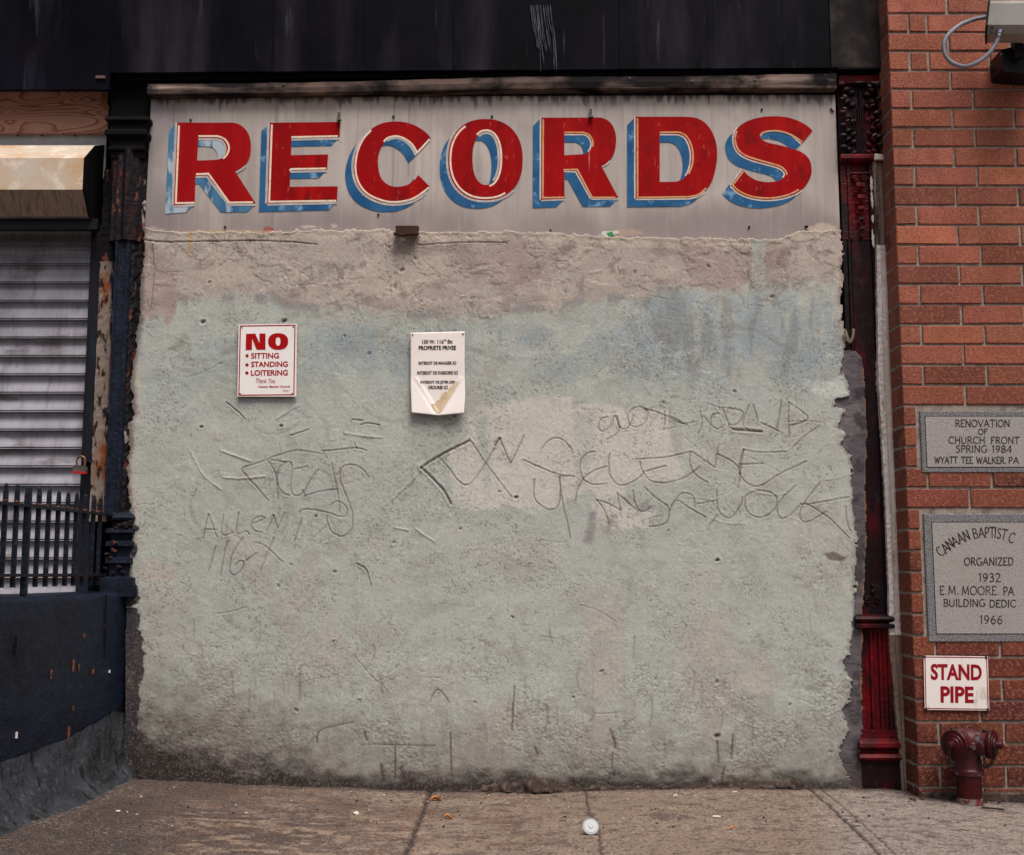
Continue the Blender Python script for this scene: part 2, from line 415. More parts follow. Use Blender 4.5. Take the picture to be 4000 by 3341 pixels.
        if parent:
            o.parent = parent; ORG[o.name] = org
        return o

def grid_mesh(name, X, Y, Z, C, keep, m, parent=None, rim=None, smooth=True):
    """numpy grid (rows, cols) -> one mesh with vertex colours; keep = faces to keep; rim extrudes the open edge to y = rim"""
    ny, nx = X.shape
    idx = np.arange(ny * nx).reshape(ny, nx)
    a = idx[:-1, :-1][keep]; b = idx[:-1, 1:][keep]; c = idx[1:, 1:][keep]; d = idx[1:, :-1][keep]
    F4 = np.stack([a, d, c, b], 1)
    V = np.stack([X.ravel(), Y.ravel(), Z.ravel()], 1); CC = C.reshape(-1, 3)
    if rim is not None:
        E = np.concatenate([F4[:, [0, 1]], F4[:, [1, 2]], F4[:, [2, 3]], F4[:, [3, 0]]])
        key = np.sort(E, 1); k = key[:, 0].astype(np.int64) * (ny * nx) + key[:, 1]
        u, inv, cnt = np.unique(k, return_inverse=True, return_counts=True)
        B = E[cnt[inv] == 1]
        vb = np.unique(B); mp = np.full(ny * nx, -1); mp[vb] = len(V) + np.arange(len(vb))
        V2 = V[vb].copy(); V2[:, 1] = rim
        V = np.concatenate([V, V2]); CC = np.concatenate([CC, CC[vb]])
        F4 = np.concatenate([F4, np.stack([B[:, 1], B[:, 0], mp[B[:, 0]], mp[B[:, 1]]], 1)])
    used = np.unique(F4); re = np.full(len(V), -1); re[used] = np.arange(len(used))
    V = V[used]; CC = CC[used]; F4 = re[F4]
    org = ORG.get(parent.name, Vector()) if parent else Vector()
    V = V - np.array(org)
    me = bpy.data.meshes.new(name)
    me.vertices.add(len(V)); me.vertices.foreach_set('co', V.astype(np.float32).ravel())
    me.loops.add(F4.size); me.loops.foreach_set('vertex_index', F4.astype(np.int32).ravel())
    me.polygons.add(len(F4)); me.polygons.foreach_set('loop_start', np.arange(0, F4.size, 4, dtype=np.int32))
    me.polygons.foreach_set('loop_total', np.full(len(F4), 4, dtype=np.int32))
    me.update(calc_edges=True); me.validate()
    ca = me.color_attributes.new('Col', 'FLOAT_COLOR', 'POINT')
    q = np.ones((len(V), 4), dtype=np.float32); q[:, :3] = CC
    ca.data.foreach_set('color', q.ravel())
    if smooth: me.polygons.foreach_set('use_smooth', np.ones(len(F4), dtype=bool))
    me.materials.append(MT[m])
    o = bpy.data.objects.new(name, me); COL.objects.link(o)
    if parent:
        o.parent = parent; ORG[o.name] = org
    return o

def flat(mb, loops, Y):
    """flat painted shape: first loop outer, others holes; pixel loops on plane Y"""
    vs = [P(x, y, Y) for lp in loops for (x, y) in lp]
    tri = tessellate_polygon([[Vector((x, -y, 0)) for (x, y) in lp] for lp in loops])
    fs = []
    for t in tri:
        a, b, c = vs[t[0]], vs[t[1]], vs[t[2]]
        fs.append(tuple(t) if (b - a).cross(c - a).y < 0 else (t[0], t[2], t[1]))
    mb.add(vs, fs)

def smoothline(pts, k=6):
    pts = [Vector((p[0], p[1])) for p in pts]
    if len(pts) < 3: return [tuple(p) for p in pts]
    out = []
    for i in range(len(pts) - 1):
        p0 = pts[max(i - 1, 0)]; p1 = pts[i]; p2 = pts[i + 1]; p3 = pts[min(i + 2, len(pts) - 1)]
        for j in range(k):
            t = j / k
            q = .5 * ((2 * p1) + (p2 - p0) * t + (2 * p0 - 5 * p1 + 4 * p2 - p3) * t * t + (3 * p1 - p0 - 3 * p2 + p3) * t ** 3)
            out.append((q.x, q.y))
    out.append((pts[-1].x, pts[-1].y))
    return out

def ribbon(mb, pts, wd, Y, taper=False):
    """brush line of width wd (pixels) on plane Y"""
    n = len(pts); A = []; B = []
    for i in range(n):
        p = Vector(pts[i])
        d1 = (Vector(pts[i]) - Vector(pts[i - 1])).normalized() if i > 0 else None
        d2 = (Vector(pts[i + 1]) - Vector(pts[i])).normalized() if i < n - 1 else None
        d = (d1 + d2) if (d1 and d2 and (d1 + d2).length > .2) else (d1 or d2)
        if d1 and d2 and (d1 + d2).length > .2:
            d = (d1 + d2).normalized(); sc_ = min(1 / max(d.dot(d1), .45), 2)
        else:
            d = d.normalized(); sc_ = 1
        nn = Vector((-d.y, d.x)) * wd * .5 * sc_
        if taper and i in (0, n - 1): nn *= .4
        A.append(p + nn); B.append(p - nn)
    vs = [P(q.x, q.y, Y) for q in A] + [P(q.x, q.y, Y) for q in B]
    mb.add(vs, [(i, i + 1, n + i + 1, n + i) for i in range(n - 1)])

# ------------------------------------------------------------------ lettering
def text_mesh(body, bold=0.0, shear=0.0, space=1.0):
    cu = bpy.data.curves.new('t', 'FONT'); cu.body = body
    cu.offset = bold; cu.shear = shear; cu.space_character = space; cu.resolution_u = 4
    cu.size = 1.0
    o = bpy.data.objects.new('t', cu); COL.objects.link(o)
    dg = bpy.context.evaluated_depsgraph_get(); dg.update()
    me = bpy.data.meshes.new_from_object(o.evaluated_get(dg))
    vs = [(v.co.x, v.co.y) for v in me.vertices]; fs = [tuple(p.vertices) for p in me.polygons]
    bpy.data.objects.remove(o); bpy.data.curves.remove(cu); bpy.data.meshes.remove(me)
    return vs, fs

def fit_text(mb, body, rect, Y, bold=0.0, shear=0.0, rise=0.0, lean=0.0, space=1.0):
    """text stretched into the pixel rectangle; rise = pixels up per pixel right, lean = pixels right per pixel up"""
    vs, fs = text_mesh(body, bold, shear, space)
    xs = [v[0] for v in vs]; ys = [v[1] for v in vs]
    x0, x1, y0, y1 = min(xs), max(xs), min(ys), max(ys)
    X0, Y0, X1, Y1 = rect
    out = []
    for (x, y) in vs:
        px = X0 + (x - x0) / (x1 - x0) * (X1 - X0)
        py = Y1 - (y - y0) / (y1 - y0) * (Y1 - Y0)
        out.append(P(px + lean * (Y1 - py), py - rise * (px - X0), Y))
    f2 = []
    for f in fs:
        a, b, c = out[f[0]], out[f[1]], out[f[2]]
        f2.append(f if (b - a).cross(c - a).y < 0 else tuple(reversed(f)))
    mb.add(out, f2)

# engraved roman capitals: strokes in a box one unit high
arc = lambda cx, cy, rx, ry, a, b, n=10: [(cx + rx * math.cos(math.radians(a + (b - a) * i / n)), cy + ry * math.sin(math.radians(a + (b - a) * i / n))) for i in range(n + 1)]
GL = {
 'A': (.8, [[(0, 0), (.4, 1)], [(.4, 1), (.8, 0)], [(.14, .35), (.66, .35)]]),
 'B': (.62, [[(.08, 0), (.08, 1)], [(.08, 1)] + arc(.3, .76, .25, .24, 90, -90) + [(.08, .52)], [(.08, .52)] + arc(.3, .26, .3, .26, 90, -90) + [(.08, 0)]]),
 'C': (.78, [arc(.45, .5, .42, .5, 45, 315, 16)]),
 'D': (.76, [[(.08, 0), (.08, 1)], [(.08, 1)] + arc(.3, .5, .42, .5, 90, -90, 14) + [(.08, 0)]]),
 'E': (.58, [[(.08, 0), (.08, 1)], [(.08, 1), (.55, 1), (.55, .9)], [(.08, .52), (.45, .52)], [(.08, 0), (.57, 0), (.57, .1)]]),
 'F': (.55, [[(.08, 0), (.08, 1)], [(.08, 1), (.53, 1), (.53, .9)], [(.08, .52), (.43, .52)]]),
 'G': (.82, [arc(.45, .5, .42, .5, 50, 330, 16), [(.55, .42), (.82, .42)], [(.8, .42), (.8, .1)]]),
 'H': (.78, [[(.08, 0), (.08, 1)], [(.7, 0), (.7, 1)], [(.08, .52), (.7, .52)]]),
 'I': (.2, [[(.1, 0), (.1, 1)]]),
 'K': (.7, [[(.08, 0), (.08, 1)], [(.65, 1), (.1, .45)], [(.25, .6), (.7, 0)]]),
 'L': (.55, [[(.08, 0), (.08, 1)], [(.08, 0), (.53, 0), (.53, .12)]]),
 'M': (.95, [[(.06, 0), (.16, 1)], [(.16, 1), (.48, .1)], [(.48, .1), (.8, 1)], [(.8, 1), (.9, 0)]]),
 'N': (.8, [[(.08, 0), (.08, 1)], [(.08, 1), (.72, 0)], [(.72, 0), (.72, 1)]]),
 'O': (.86, [arc(.43, .5, .42, .5, 0, 360, 22)]),
 'P': (.58, [[(.08, 0), (.08, 1)], [(.08, 1)] + arc(.3, .74, .27, .26, 90, -90) + [(.08, .48)]]),
 'R': (.68, [[(.08, 0), (.08, 1)], [(.08, 1)] + arc(.3, .75, .26, .25, 90, -90) + [(.08, .5)], [(.3, .5), (.68, 0)]]),
 'S': (.55, [smoothline([(.5, .85), (.4, .97), (.25, 1), (.1, .9), (.08, .74), (.2, .6), (.38, .46), (.5, .3), (.48, .12), (.34, .01), (.18, 0), (.05, .14)], 4)]),
 'T': (.7, [[(.35, 0), (.35, 1)], [(.02, .88), (.02, 1), (.68, 1), (.68, .88)]]),
 'U': (.76, [[(.08, 1), (.08, .3)] + arc(.38, .3, .3, .3, 180, 360) + [(.68, 1)]]),
 'V': (.76, [[(0, 1), (.38, 0)], [(.38, 0), (.76, 1)]]),
 'W': (1.05, [[(0, 1), (.28, 0)], [(.28, 0), (.52, .9)], [(.52, .9), (.78, 0)], [(.78, 0), (1.05, 1)]]),
 'Y': (.74, [[(0, 1), (.37, .5)], [(.74, 1), (.37, .5)], [(.37, .5), (.37, 0)]]),
 'Z': (.68, [[(.05, .9), (.05, 1), (.62, 1)], [(.62, 1), (.05, 0)], [(.05, 0), (.65, 0), (.65, .12)]]),
 '1': (.3, [[(.02, .88), (.18, 1), (.18, 0)]]),
 '2': (.6, [smoothline([(.05, .78), (.12, .95), (.3, 1), (.47, .92), (.5, .74), (.4, .52), (.05, 0)], 4), [(.05, 0), (.57, 0), (.57, .1)]]),
 '3': (.55, [smoothline([(.05, .9), (.2, 1), (.38, .95), (.45, .78), (.36, .6), (.22, .55), (.4, .5), (.5, .3), (.42, .07), (.22, 0), (.03, .1)], 4)]),
 '4': (.66, [[(.48, 0), (.48, 1)], [(.48, 1), (.02, .28), (.66, .28)]]),
 '6': (.62, [smoothline([(.5, .95), (.28, .85), (.1, .55), (.08, .25), (.3, 0), (.52, .15), (.55, .36), (.4, .55), (.2, .52), (.08, .35)], 4)]),
 '8': (.6, [arc(.3, .76, .21, .24, 0, 360, 14), arc(.3, .26, .27, .26, 0, 360, 14)]),
 '9': (.62, [smoothline([(.12, .05), (.34, .15), (.52, .45), (.54, .75), (.32, 1), (.1, .85), (.07, .64), (.22, .45), (.42, .48), (.54, .65)], 4)]),
 '.': (.25, [[(.1, -.01), (.1, .12)]]), ' ': (.4, []),
}
LAY = [0]

def glyph(mb, ch, f, wd, Y):
    """one engraved letter; f maps letter space to photo pixels"""
    for stq in GL[ch][1]:
        LAY[0] = (LAY[0] + 1) % 23
        yy = Y - LAY[0] * 3e-5
        ribbon(mb, [f(*q) for q in stq], wd, yy)
        if len(stq) == 2 and ch not in '.':
            for q in stq:                       # small serifs at the ends of straight strokes
                if q[1] in (0, 1):
                    a = f(q[0] - .09, q[1]); b = f(q[0] + .09, q[1])
                    LAY[0] = (LAY[0] + 1) % 23
                    ribbon(mb, [a, b], wd * .65, Y - LAY[0] * 3e-5)

def carve(mb, body, x0, x1, ybase, h, Y, wd=3.6, rise=0.0, gap=.16):
    tot = sum(GL[c][0] + gap for c in body) - gap
    k = (x1 - x0) / tot; x = 0
    for c in body:
        ox = x
        glyph(mb, c, lambda a, b, ox=ox: (x0 + (ox + a) * k, ybase - rise * (ox + a) * k - b * h), wd, Y)
        x += GL[c][0] + gap

# ------------------------------------------------------------------ pavement
xs = np.concatenate([[-60, -30, -15, -8, -5, -3.6, -3.0, -2.7], np.arange(-2.5, 2.72, .0062), [3, 3.4, 4.2, 6, 10, 20, 40, 60]])
ys = np.concatenate([[-60, -40, -25, -15, -10, -7, -5, -4, -3, -2.4, -2.0], np.arange(-1.75, .08, .007), [.2, .5, 2, 10]])
GXX, GYY = np.meshgrid(xs, ys)
GZZ = np.interp(GXX, GX, GZ)
pxg, pyg = proj(GXX, np.maximum(GYY, -3.5), GZZ)
near = (GYY > -3.5)
n1 = fbm(GXX * 5, GYY * 5, 6, 1); n2 = fbm(GXX * 28, GYY * 40, 4, 2); n3 = fbm(GXX * 2.2, GYY * 2.2, 4, 3); n4 = fbm(GXX * 13, GYY * 22, 5, 4)
H = (n1 - .5) * .012 + (n2 - .5) * .004
col = np.zeros(GXX.shape + (3,))
tan_ = np.array([120, 103, 90.]); brn = np.array([64, 51, 47.]); gry = np.array([127, 116, 108.]); drk = np.array([52, 42, 42.])
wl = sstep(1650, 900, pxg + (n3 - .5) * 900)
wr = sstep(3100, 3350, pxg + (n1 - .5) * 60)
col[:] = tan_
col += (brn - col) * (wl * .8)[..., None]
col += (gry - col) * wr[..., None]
pat = sstep(.52, .56, n4) * sstep(3120, 3210, pyg + (n3 - .5) * 160) * sstep(2000, 1500, pxg) * sstep(400, 800, pxg)
col += (np.array([146, 125, 108.]) - col) * (pat * .7)[..., None]
pat2 = sstep(.55, .6, fbm(GXX * 9, GYY * 14, 5, 8)) * sstep(2300, 1900, pxg)
col += (np.array([92, 69, 58.]) - col) * (pat2 * .55)[..., None]
sp = sstep(.60, .66, fbm(GXX * 22, GYY * 30, 3, 9))
col += (drk - col) * (sp * .35)[..., None]
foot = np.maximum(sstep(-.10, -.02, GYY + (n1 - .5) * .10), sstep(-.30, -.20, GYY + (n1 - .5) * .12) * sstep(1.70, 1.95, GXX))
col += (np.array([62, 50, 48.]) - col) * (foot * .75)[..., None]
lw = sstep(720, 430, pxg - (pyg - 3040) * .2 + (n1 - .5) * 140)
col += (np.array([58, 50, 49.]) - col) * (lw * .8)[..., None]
for (cx_, cy_, rx_, ry_) in ((2620, 3190, 70, 16), (2560, 3180, 40, 9), (2700, 3145, 22, 5), (3060, 3160, 18, 5), (1090, 3216, 14, 6), (3690, 3210, 26, 6), (3420, 3225, 16, 6), (2840, 3168, 30, 3)):
    d_ = ((pxg - cx_) / rx_) ** 2 + ((pyg - cy_) / ry_) ** 2 + (n4 - .5) * 2.4
    col += (np.array([84, 70, 64.]) - col) * (sstep(1.1, .7, d_) * near * .75)[..., None]

def seg_dist(PX, PY, pts):
    d = np.full(PX.shape, 1e9)
    for (ax, ay), (bx, by) in zip(pts[:-1], pts[1:]):
        vx, vy = bx - ax, by - ay
        t = np.clip(((PX - ax) * vx + (PY - ay) * vy) / (vx * vx + vy * vy + 1e-12), 0, 1)
        d = np.minimum(d, np.hypot(PX - ax - t * vx, PY - ay - t * vy))
    return d
agg = sstep(.70, .78, vn(GXX * 150, GYY * 120, 7)) * sstep(.42, .58, fbm(GXX * 4, GYY * 4, 3, 10))
col += (np.array([182, 166, 150.]) - col) * (agg * .4)[..., None]
agg = sstep(.72, .80, vn(GXX * 110, GYY * 90, 17)); col += (np.array([44, 36, 34.]) - col) * (agg * .45)[..., None]; H -= agg * .001
rg = np.random.default_rng(77)
for _ in range(46):
    ax_, ay_ = rg.uniform(-1.7, 2.4), rg.uniform(-1.2, -.06); r_ = rg.uniform(.008, .022)
    d_ = ((GXX - ax_) / r_) ** 2 + ((GYY - ay_) / (r_ * .9)) ** 2
    col += (np.array([58, 49, 47.]) - col) * (sstep(1.3, .7, d_ + (n4 - .5)) * .7)[..., None]
for pts, wd, dep in (([(1682, 3090), (1655, 3160), (1600, 3300), (1560, 3380)], .010, .012), ([(2284, 3080), (2294, 3130), (2300, 3180), (2332, 3200), (2345, 3300), (2352, 3380)], .005, .006),
                     ([(3150, 3070), (3240, 3150), (3348, 3249), (3440, 3340)], .007, .010), ([(3205, 3080), (3290, 3150), (3410, 3255), (3500, 3340)], .004, .004)):
    q = [tuple(G(*p).xy) for p in pts]
    d_ = seg_dist(GXX + (n4 - .5) * .015, GYY, q)
    H -= dep * np.exp(-(d_ / wd) ** 2)
    col += (np.array([40, 32, 30.]) - col) * (np.exp(-(d_ / wd) ** 2) * .8)[..., None]
col += (RNG.normal(0, 1, GXX.shape) * 9)[..., None]; H += RNG.normal(0, 1, GXX.shape) * .0006
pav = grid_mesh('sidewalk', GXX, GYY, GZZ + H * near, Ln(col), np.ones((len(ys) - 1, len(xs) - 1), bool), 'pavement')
# grid_mesh faces wind for an upright sheet: turn them to face the sky
pav.data.flip_normals()
pav['kind'] = 'structure'

# ------------------------------------------------------------------ plaster wall
ST = 3.4
gx = np.arange(484, 3400, ST); gy = np.arange(876, 3128, ST)
PX, PY = np.meshgrid(gx, gy)
fine = fbm(PX / 9, PY / 9, 3, 11); mid = fbm(PX / 60, PY / 60, 5, 12); big = fbm(PX / 300, PY / 300, 5, 13)
mid2 = fbm(PX / 110, PY / 90, 6, 14); edge = fbm(PX / 24, PY / 24, 4, 15)
fleck = vn(PX / 5, PY / 5, 21)

def prof(pts, v):
    a = np.array(pts, float); return np.interp(v, a[:, 0], a[:, 1])
Ltop = prof([(480, 905), (560, 892), (700, 905), (1050, 908), (1200, 902), (1500, 897), (1590, 905), (1700, 908), (2000, 906), (2200, 915), (2420, 930), (3040, 934), (3060, 930), (3110, 906), (3300, 900)], PX) + (edge - .5) * 22
Lleft = prof([(880, 560), (1000, 560), (1100, 549), (1250, 545), (1300, 538), (1400, 524), (1450, 516), (1500, 512), (1550, 520), (1620, 524), (1650, 506), (1750, 510), (1790, 500), (1850, 497), (1950, 504), (2000, 511), (2100, 514), (2200, 502), (2290, 505), (2330, 492), (3200, 484)], PY) + (edge - .5) * 26 * (PY < 2300)
Redge = prof([(880, 3283), (940, 3286), (1000, 3292), (1100, 3290), (1150, 3283), (1250, 3290), (1330, 3308), (1400, 3292), (1450, 3282), (1500, 3313), (1550, 3320), (1563, 3256), (1592, 3262), (1600, 3305), (1640, 3290), (1672, 3268), (1690, 3300), (1740, 3285), (1780, 3322), (1900, 3325), (2000, 3330), (2100, 3345), (2200, 3345), (2300, 3340), (2400, 3335), (2500, 3325), (2560, 3310), (2580, 3288), (2620, 3305), (2660, 3325), (2740, 3318), (2780, 3290), (2850, 3320), (2900, 3290), (2950, 3278), (3050, 3320), (3150, 3340)], PY) + (edge - .5) * 20 + (fbm(PX / 8, PY / 8, 2, 16) - .5) * 16
Rcem = prof([(880, 3000), (1365, 3290), (1372, 3348), (1400, 3370), (1500, 3378), (1700, 3388), (1900, 3380), (2100, 3386), (2200, 3380), (2400, 3370), (2700, 3365), (2850, 3374), (2950, 3360), (3050, 3384), (3150, 3392)], PY) + (edge - .5) * 14

# colours ---------------------------------------------------------------
green = np.array([166, 170, 163.]); pink = np.array([166, 154, 145.])
C = np.zeros(PX.shape + (3,)); C[:] = green

def over(c, a): 
    global C
    C += (np.array(c, float) - C) * np.clip(a, 0, 1)[..., None]
over((150, 158, 158), sstep(.46, .62, mid2) * sstep(1250, 1300, PY) * sstep(1700, 1450, PY) * .55)
over((172, 172, 163), sstep(.5, .66, big) * .45)
over((168, 160, 151), sstep(.52, .64, fbm(PX / 200, PY / 260, 5, 31)) * sstep(1950, 2250, PY) * .55)
over((148, 146, 140), sstep(.53, .66, mid) * .35)
for (cx_, cy_, rx_, ry_) in ((2080, 1318, 70, 34), (1570, 1385, 60, 60), (2500, 1410, 42, 100), (2480, 1300, 60, 60), (2640, 1180, 90, 40), (2690, 1400, 60, 100), (3090, 1400, 80, 110), (2190, 1440, 110, 50), (2960, 1240, 60, 120), (3010, 1330, 60, 110), (1380, 1350, 90, 50), (2900, 1350, 40, 60), (2350, 1370, 60, 60)):
    d_ = ((PX - cx_) / rx_) ** 2 + ((PY - cy_) / ry_) ** 2
    over((136, 146, 150), sstep(1.9, .0, d_ + (mid - .5) * 3.2 + (mid2 - .5) * 2 + (edge - .5)) * .5)
hz = sstep(.44, .6, fbm(PX / 55, PY / 230, 5, 33)) * sstep(2250, 2500, PX) * sstep(1120, 1200, PY) * sstep(1530, 1380, PY)
over((140, 152, 158), hz * .6)
hz = sstep(.50, .64, fbm(PX / 110, PY / 170, 5, 35)) * sstep(1240, 1300, PY) * sstep(1540, 1400, PY) * sstep(700, 1100, PX)
over((143, 153, 157), hz * .5)
hz = sstep(.55, .64, fbm(PX / 34, PY / 190, 4, 34)) * sstep(2300, 2500, PX) * sstep(1120, 1200, PY) * sstep(1560, 1400, PY)
over((124, 124, 124), hz * .5)
yb = prof([(480, 1255), (680, 1250), (700, 1165), (1080, 1160), (1110, 1190), (1300, 1212), (1500, 1216), (1640, 1232), (1900, 1240), (2060, 1200), (2180, 1215), (2250, 1175), (2360, 1165), (2540, 1160), (2580, 1122), (2720, 1124), (2760, 1140), (2900, 1130), (3000, 1115), (3300, 1112)], PX)
top = sstep(26, -26, PY - yb + (edge - .5) * 70 + (mid - .5) * 60)
stripe = sstep(34, 20, np.abs(PX - 2962 + (edge - .5) * 24)) * sstep(905, 930, PY)
top = top * (1 - stripe * .8)
T = np.zeros(PX.shape + (3,)); T[:] = pink

def overT(c, a):
    global T
    T += (np.array(c, float) - T) * np.clip(a, 0, 1)[..., None]
overT((176, 163, 151), sstep(.50, .66, mid2) * .8)
overT((138, 123, 116), sstep(.54, .70, fbm(PX / 130, PY / 70, 6, 41)) * .65)
overT((150, 128, 124), sstep(.55, .68, fbm(PX / 160, PY / 200, 5, 42)) * .5)
overT((112, 100, 94), sstep(.60, .70, mid) * sstep(.5, .6, edge) * .5)
overT((196, 182, 166), sstep(50, 12, PY - Ltop + (mid - .5) * 60) * .6 * sstep(620, 700, PX))
overT((176, 140, 98), sstep(14, 3, np.abs(PX - 746)) * sstep(1030, 950, PY) * .7)
C += (T - C) * top[..., None]
over((132, 124, 124), np.exp(-((PY - yb - 4) / 22) ** 2) * sstep(.52, .62, mid) * .6)

def poly_mask(pts, soft=10, amp=30):
    """soft-edged painted patch with a ragged outline"""
    x = PX + (mid - .5) * amp * 2 + (edge - .5) * amp; y = PY + (mid2 - .5) * amp * 2 + (edge - .5) * amp
    ins = np.zeros(PX.shape, bool); n = len(pts)
    for i in range(n):
        (x1, y1), (x2, y2) = pts[i], pts[(i + 1) % n]
        cnd = ((y1 > y) != (y2 > y)) & (x < (x2 - x1) * (y - y1) / (y2 - y1 + 1e-9) + x1)
        ins ^= cnd
    sd = seg_dist(x, y, list(pts) + [pts[0]])
    return sstep(-soft, soft, np.where(ins, sd, -sd))
zB = lambda q: [(1550 + x * .881, 1450 + y * .881) for x, y in q]
zA = lambda q: [(700 + x * .4845, 1500 + y * .4845) for x, y in q]
pch = np.array([191, 186, 178.])
m1 = poly_mask(zB([(300, 190), (560, 130), (775, 112), (785, 170), (880, 150), (1200, 165), (1225, 300), (1270, 440), (1230, 490), (1060, 500), (1000, 560), (820, 555), (620, 615), (330, 612), (250, 560), (232, 395), (320, 280)]))
m1 *= 1 - poly_mask(zB([(340, 200), (400, 210), (420, 330), (400, 560), (365, 400), (370, 300)]), 12) * .8
m1 *= 1 - poly_mask(zB([(790, 200), (870, 190), (880, 330), (830, 480), (780, 480)]), 14) * .6
over(pch, m1 * .92)
over(pch, poly_mask(zB([(870, 590), (1140, 600), (1130, 685), (960, 722), (880, 660)])) * .85)
over((128, 122, 124), poly_mask(zB([(850, 620), (885, 625), (880, 700), (860, 770), (825, 760), (840, 690)]), 14, 12) * .7)
over((128, 122, 124), poly_mask(zB([(1060, 600), (1110, 575), (1125, 600), (1070, 632)]), 14, 10) * .7)
over((128, 122, 124), poly_mask(zB([(945, 640), (965, 640), (950, 720), (930, 715)]), 10, 8) * .6)
over((176, 158, 148), sstep(1.3, .3, ((PX - 620) / 90) ** 2 + ((PY - 2230) / 50) ** 2 + (mid - .5) * 2) * .5)
over((178, 164, 154), sstep(60, 10, PX - Lleft + (mid - .5) * 60) * sstep(1330, 1500, PY) * sstep(2300, 2100, PY) * .55)
over((178, 162, 154), sstep(45, 8, Redge - PX + (edge - .5) * 30) * sstep(1450, 1300, PY) * .6)
over((205, 208, 204), poly_mask([(3170, 1500), (3290, 1470), (3310, 1540), (3200, 1545), (3150, 1530)], 5, 14) * .45)
over((205, 208, 204), poly_mask([(3130, 1480), (3210, 1495), (3140, 1520)], 5, 10) * .3)
over((92, 82, 76), poly_mask([(3216, 2165), (3255, 2155), (3310, 2180), (3290, 2195), (3235, 2185)], 4, 8) * .75)
# grime, drips and scuffs
grain = RNG.normal(0, 1, PX.shape)
H = (mid - .5) * .0016 + (mid2 - .5) * .0034 + (big - .5) * .012 + (fine - .5) * .0007 + grain * .00024
C += (grain * 5)[..., None]
clus = fbm(PX / 140, PY / 110, 5, 24)
spk = sstep(.70, .78, vn(PX / 5.2, PY / 5.2, 25)) * sstep(.47, .62, clus)
over((92, 84, 78), spk * .36); H -= spk * .0007
spk2 = sstep(.74, .80, vn(PX / 7.5, PY / 6.5, 26)) * sstep(.5, .6, fbm(PX / 90, PY / 120, 4, 27))
over((198, 196, 188), spk2 * .35); H += spk2 * .0005
# drifting flake edges: shallow steps along noise contours
for sd_, lv, amt, msk in ((51, .57, .0026, .2 + .6 * top), (52, .63, .0024, .2 + .6 * top), (53, .40, .002, .2 + .1 * top)):
    q = fbm(PX / 130 + .6 * mid, PY / 85 + .6 * mid2, 6, sd_)
    H += amt * msk * sstep(lv - .003, lv + .003, q); over((100, 88, 82), np.exp(-((q - lv + .003) / .0022) ** 2) * msk * .35)
q = np.abs(fbm(PX / 90, PY / 60, 5, 61) - .5)
crk = np.exp(-(q / .006) ** 2) * sstep(.56, .66, fbm(PX / 170, PY / 150, 3, 62)) * (.35 + .65 * top)
H -= .002 * crk; over((84, 72, 66), crk * .4)
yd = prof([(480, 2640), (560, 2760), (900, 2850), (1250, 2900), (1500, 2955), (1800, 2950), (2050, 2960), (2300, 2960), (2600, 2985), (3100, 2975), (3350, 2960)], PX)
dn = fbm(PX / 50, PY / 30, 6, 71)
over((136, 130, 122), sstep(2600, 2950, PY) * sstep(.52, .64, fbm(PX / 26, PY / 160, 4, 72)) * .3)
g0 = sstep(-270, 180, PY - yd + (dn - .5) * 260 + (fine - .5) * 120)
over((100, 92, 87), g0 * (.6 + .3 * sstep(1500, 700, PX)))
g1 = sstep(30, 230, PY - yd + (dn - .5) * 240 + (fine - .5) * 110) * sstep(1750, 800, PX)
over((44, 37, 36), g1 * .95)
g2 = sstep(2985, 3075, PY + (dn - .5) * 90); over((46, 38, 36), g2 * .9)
hole = sstep(.86, .92, vn(PX / 12, PY / 12, 81) + (edge - .5) * .1) * sstep(.48, .6, mid2)
H -= .0012 * hole; over((110, 102, 96), hole * .3)
rough_ = sstep(.52, .64, fbm(PX / 170, PY / 120, 4, 82)) * sstep(2450, 2750, PY)
rough_ = np.maximum(rough_, sstep(1.2, .4, ((PX - 3215) / 60) ** 2 + ((PY - 2740) / 150) ** 2))
rough_ = np.maximum(rough_, sstep(1.2, .4, ((PX - 2520) / 130) ** 2 + ((PY - 2680) / 60) ** 2) * .8)
H += rough_ * (fbm(PX / 9, PY / 6, 2, 83) - .5) * .0038; over((110, 104, 98), rough_ * sstep(.6, .7, fbm(PX / 9, PY / 6, 2, 84)) * .5)

def carve_line(pts, wd=3.6, dep=.005, rim=.45, dirt=.45, sm=True, colr=(84, 74, 70)):
    global H, C
    pts = smoothline(pts, 5) if sm else pts
    a = np.array(pts); mg = wd * 5
    i0 = max(int((a[:, 0].min() - mg - gx[0]) / ST), 0); i1 = min(int((a[:, 0].max() + mg - gx[0]) / ST) + 2, len(gx))
    j0 = max(int((a[:, 1].min() - mg - gy[0]) / ST), 0); j1 = min(int((a[:, 1].max() + mg - gy[0]) / ST) + 2, len(gy))
    if i1 <= i0 or j1 <= j0: return
    sl_ = (slice(j0, j1), slice(i0, i1))
    x = PX[sl_]; y = PY[sl_]
    d = seg_dist(x + (edge[sl_] - .5) * 5, y + (fine[sl_] - .5) * 4, [tuple(p) for p in pts])
    k = .55 + .9 * mid[sl_]
    g_ = np.exp(-(d / wd) ** 2) * k
    H[sl_] += -dep * g_ + dep * rim * np.exp(-((d - wd * 2) / wd) ** 2) * k
    C[sl_] += (np.array(colr, float) - C[sl_]) * np.clip(dirt * np.exp(-(d / (wd * .8)) ** 2) * k, 0, 1)[..., None]
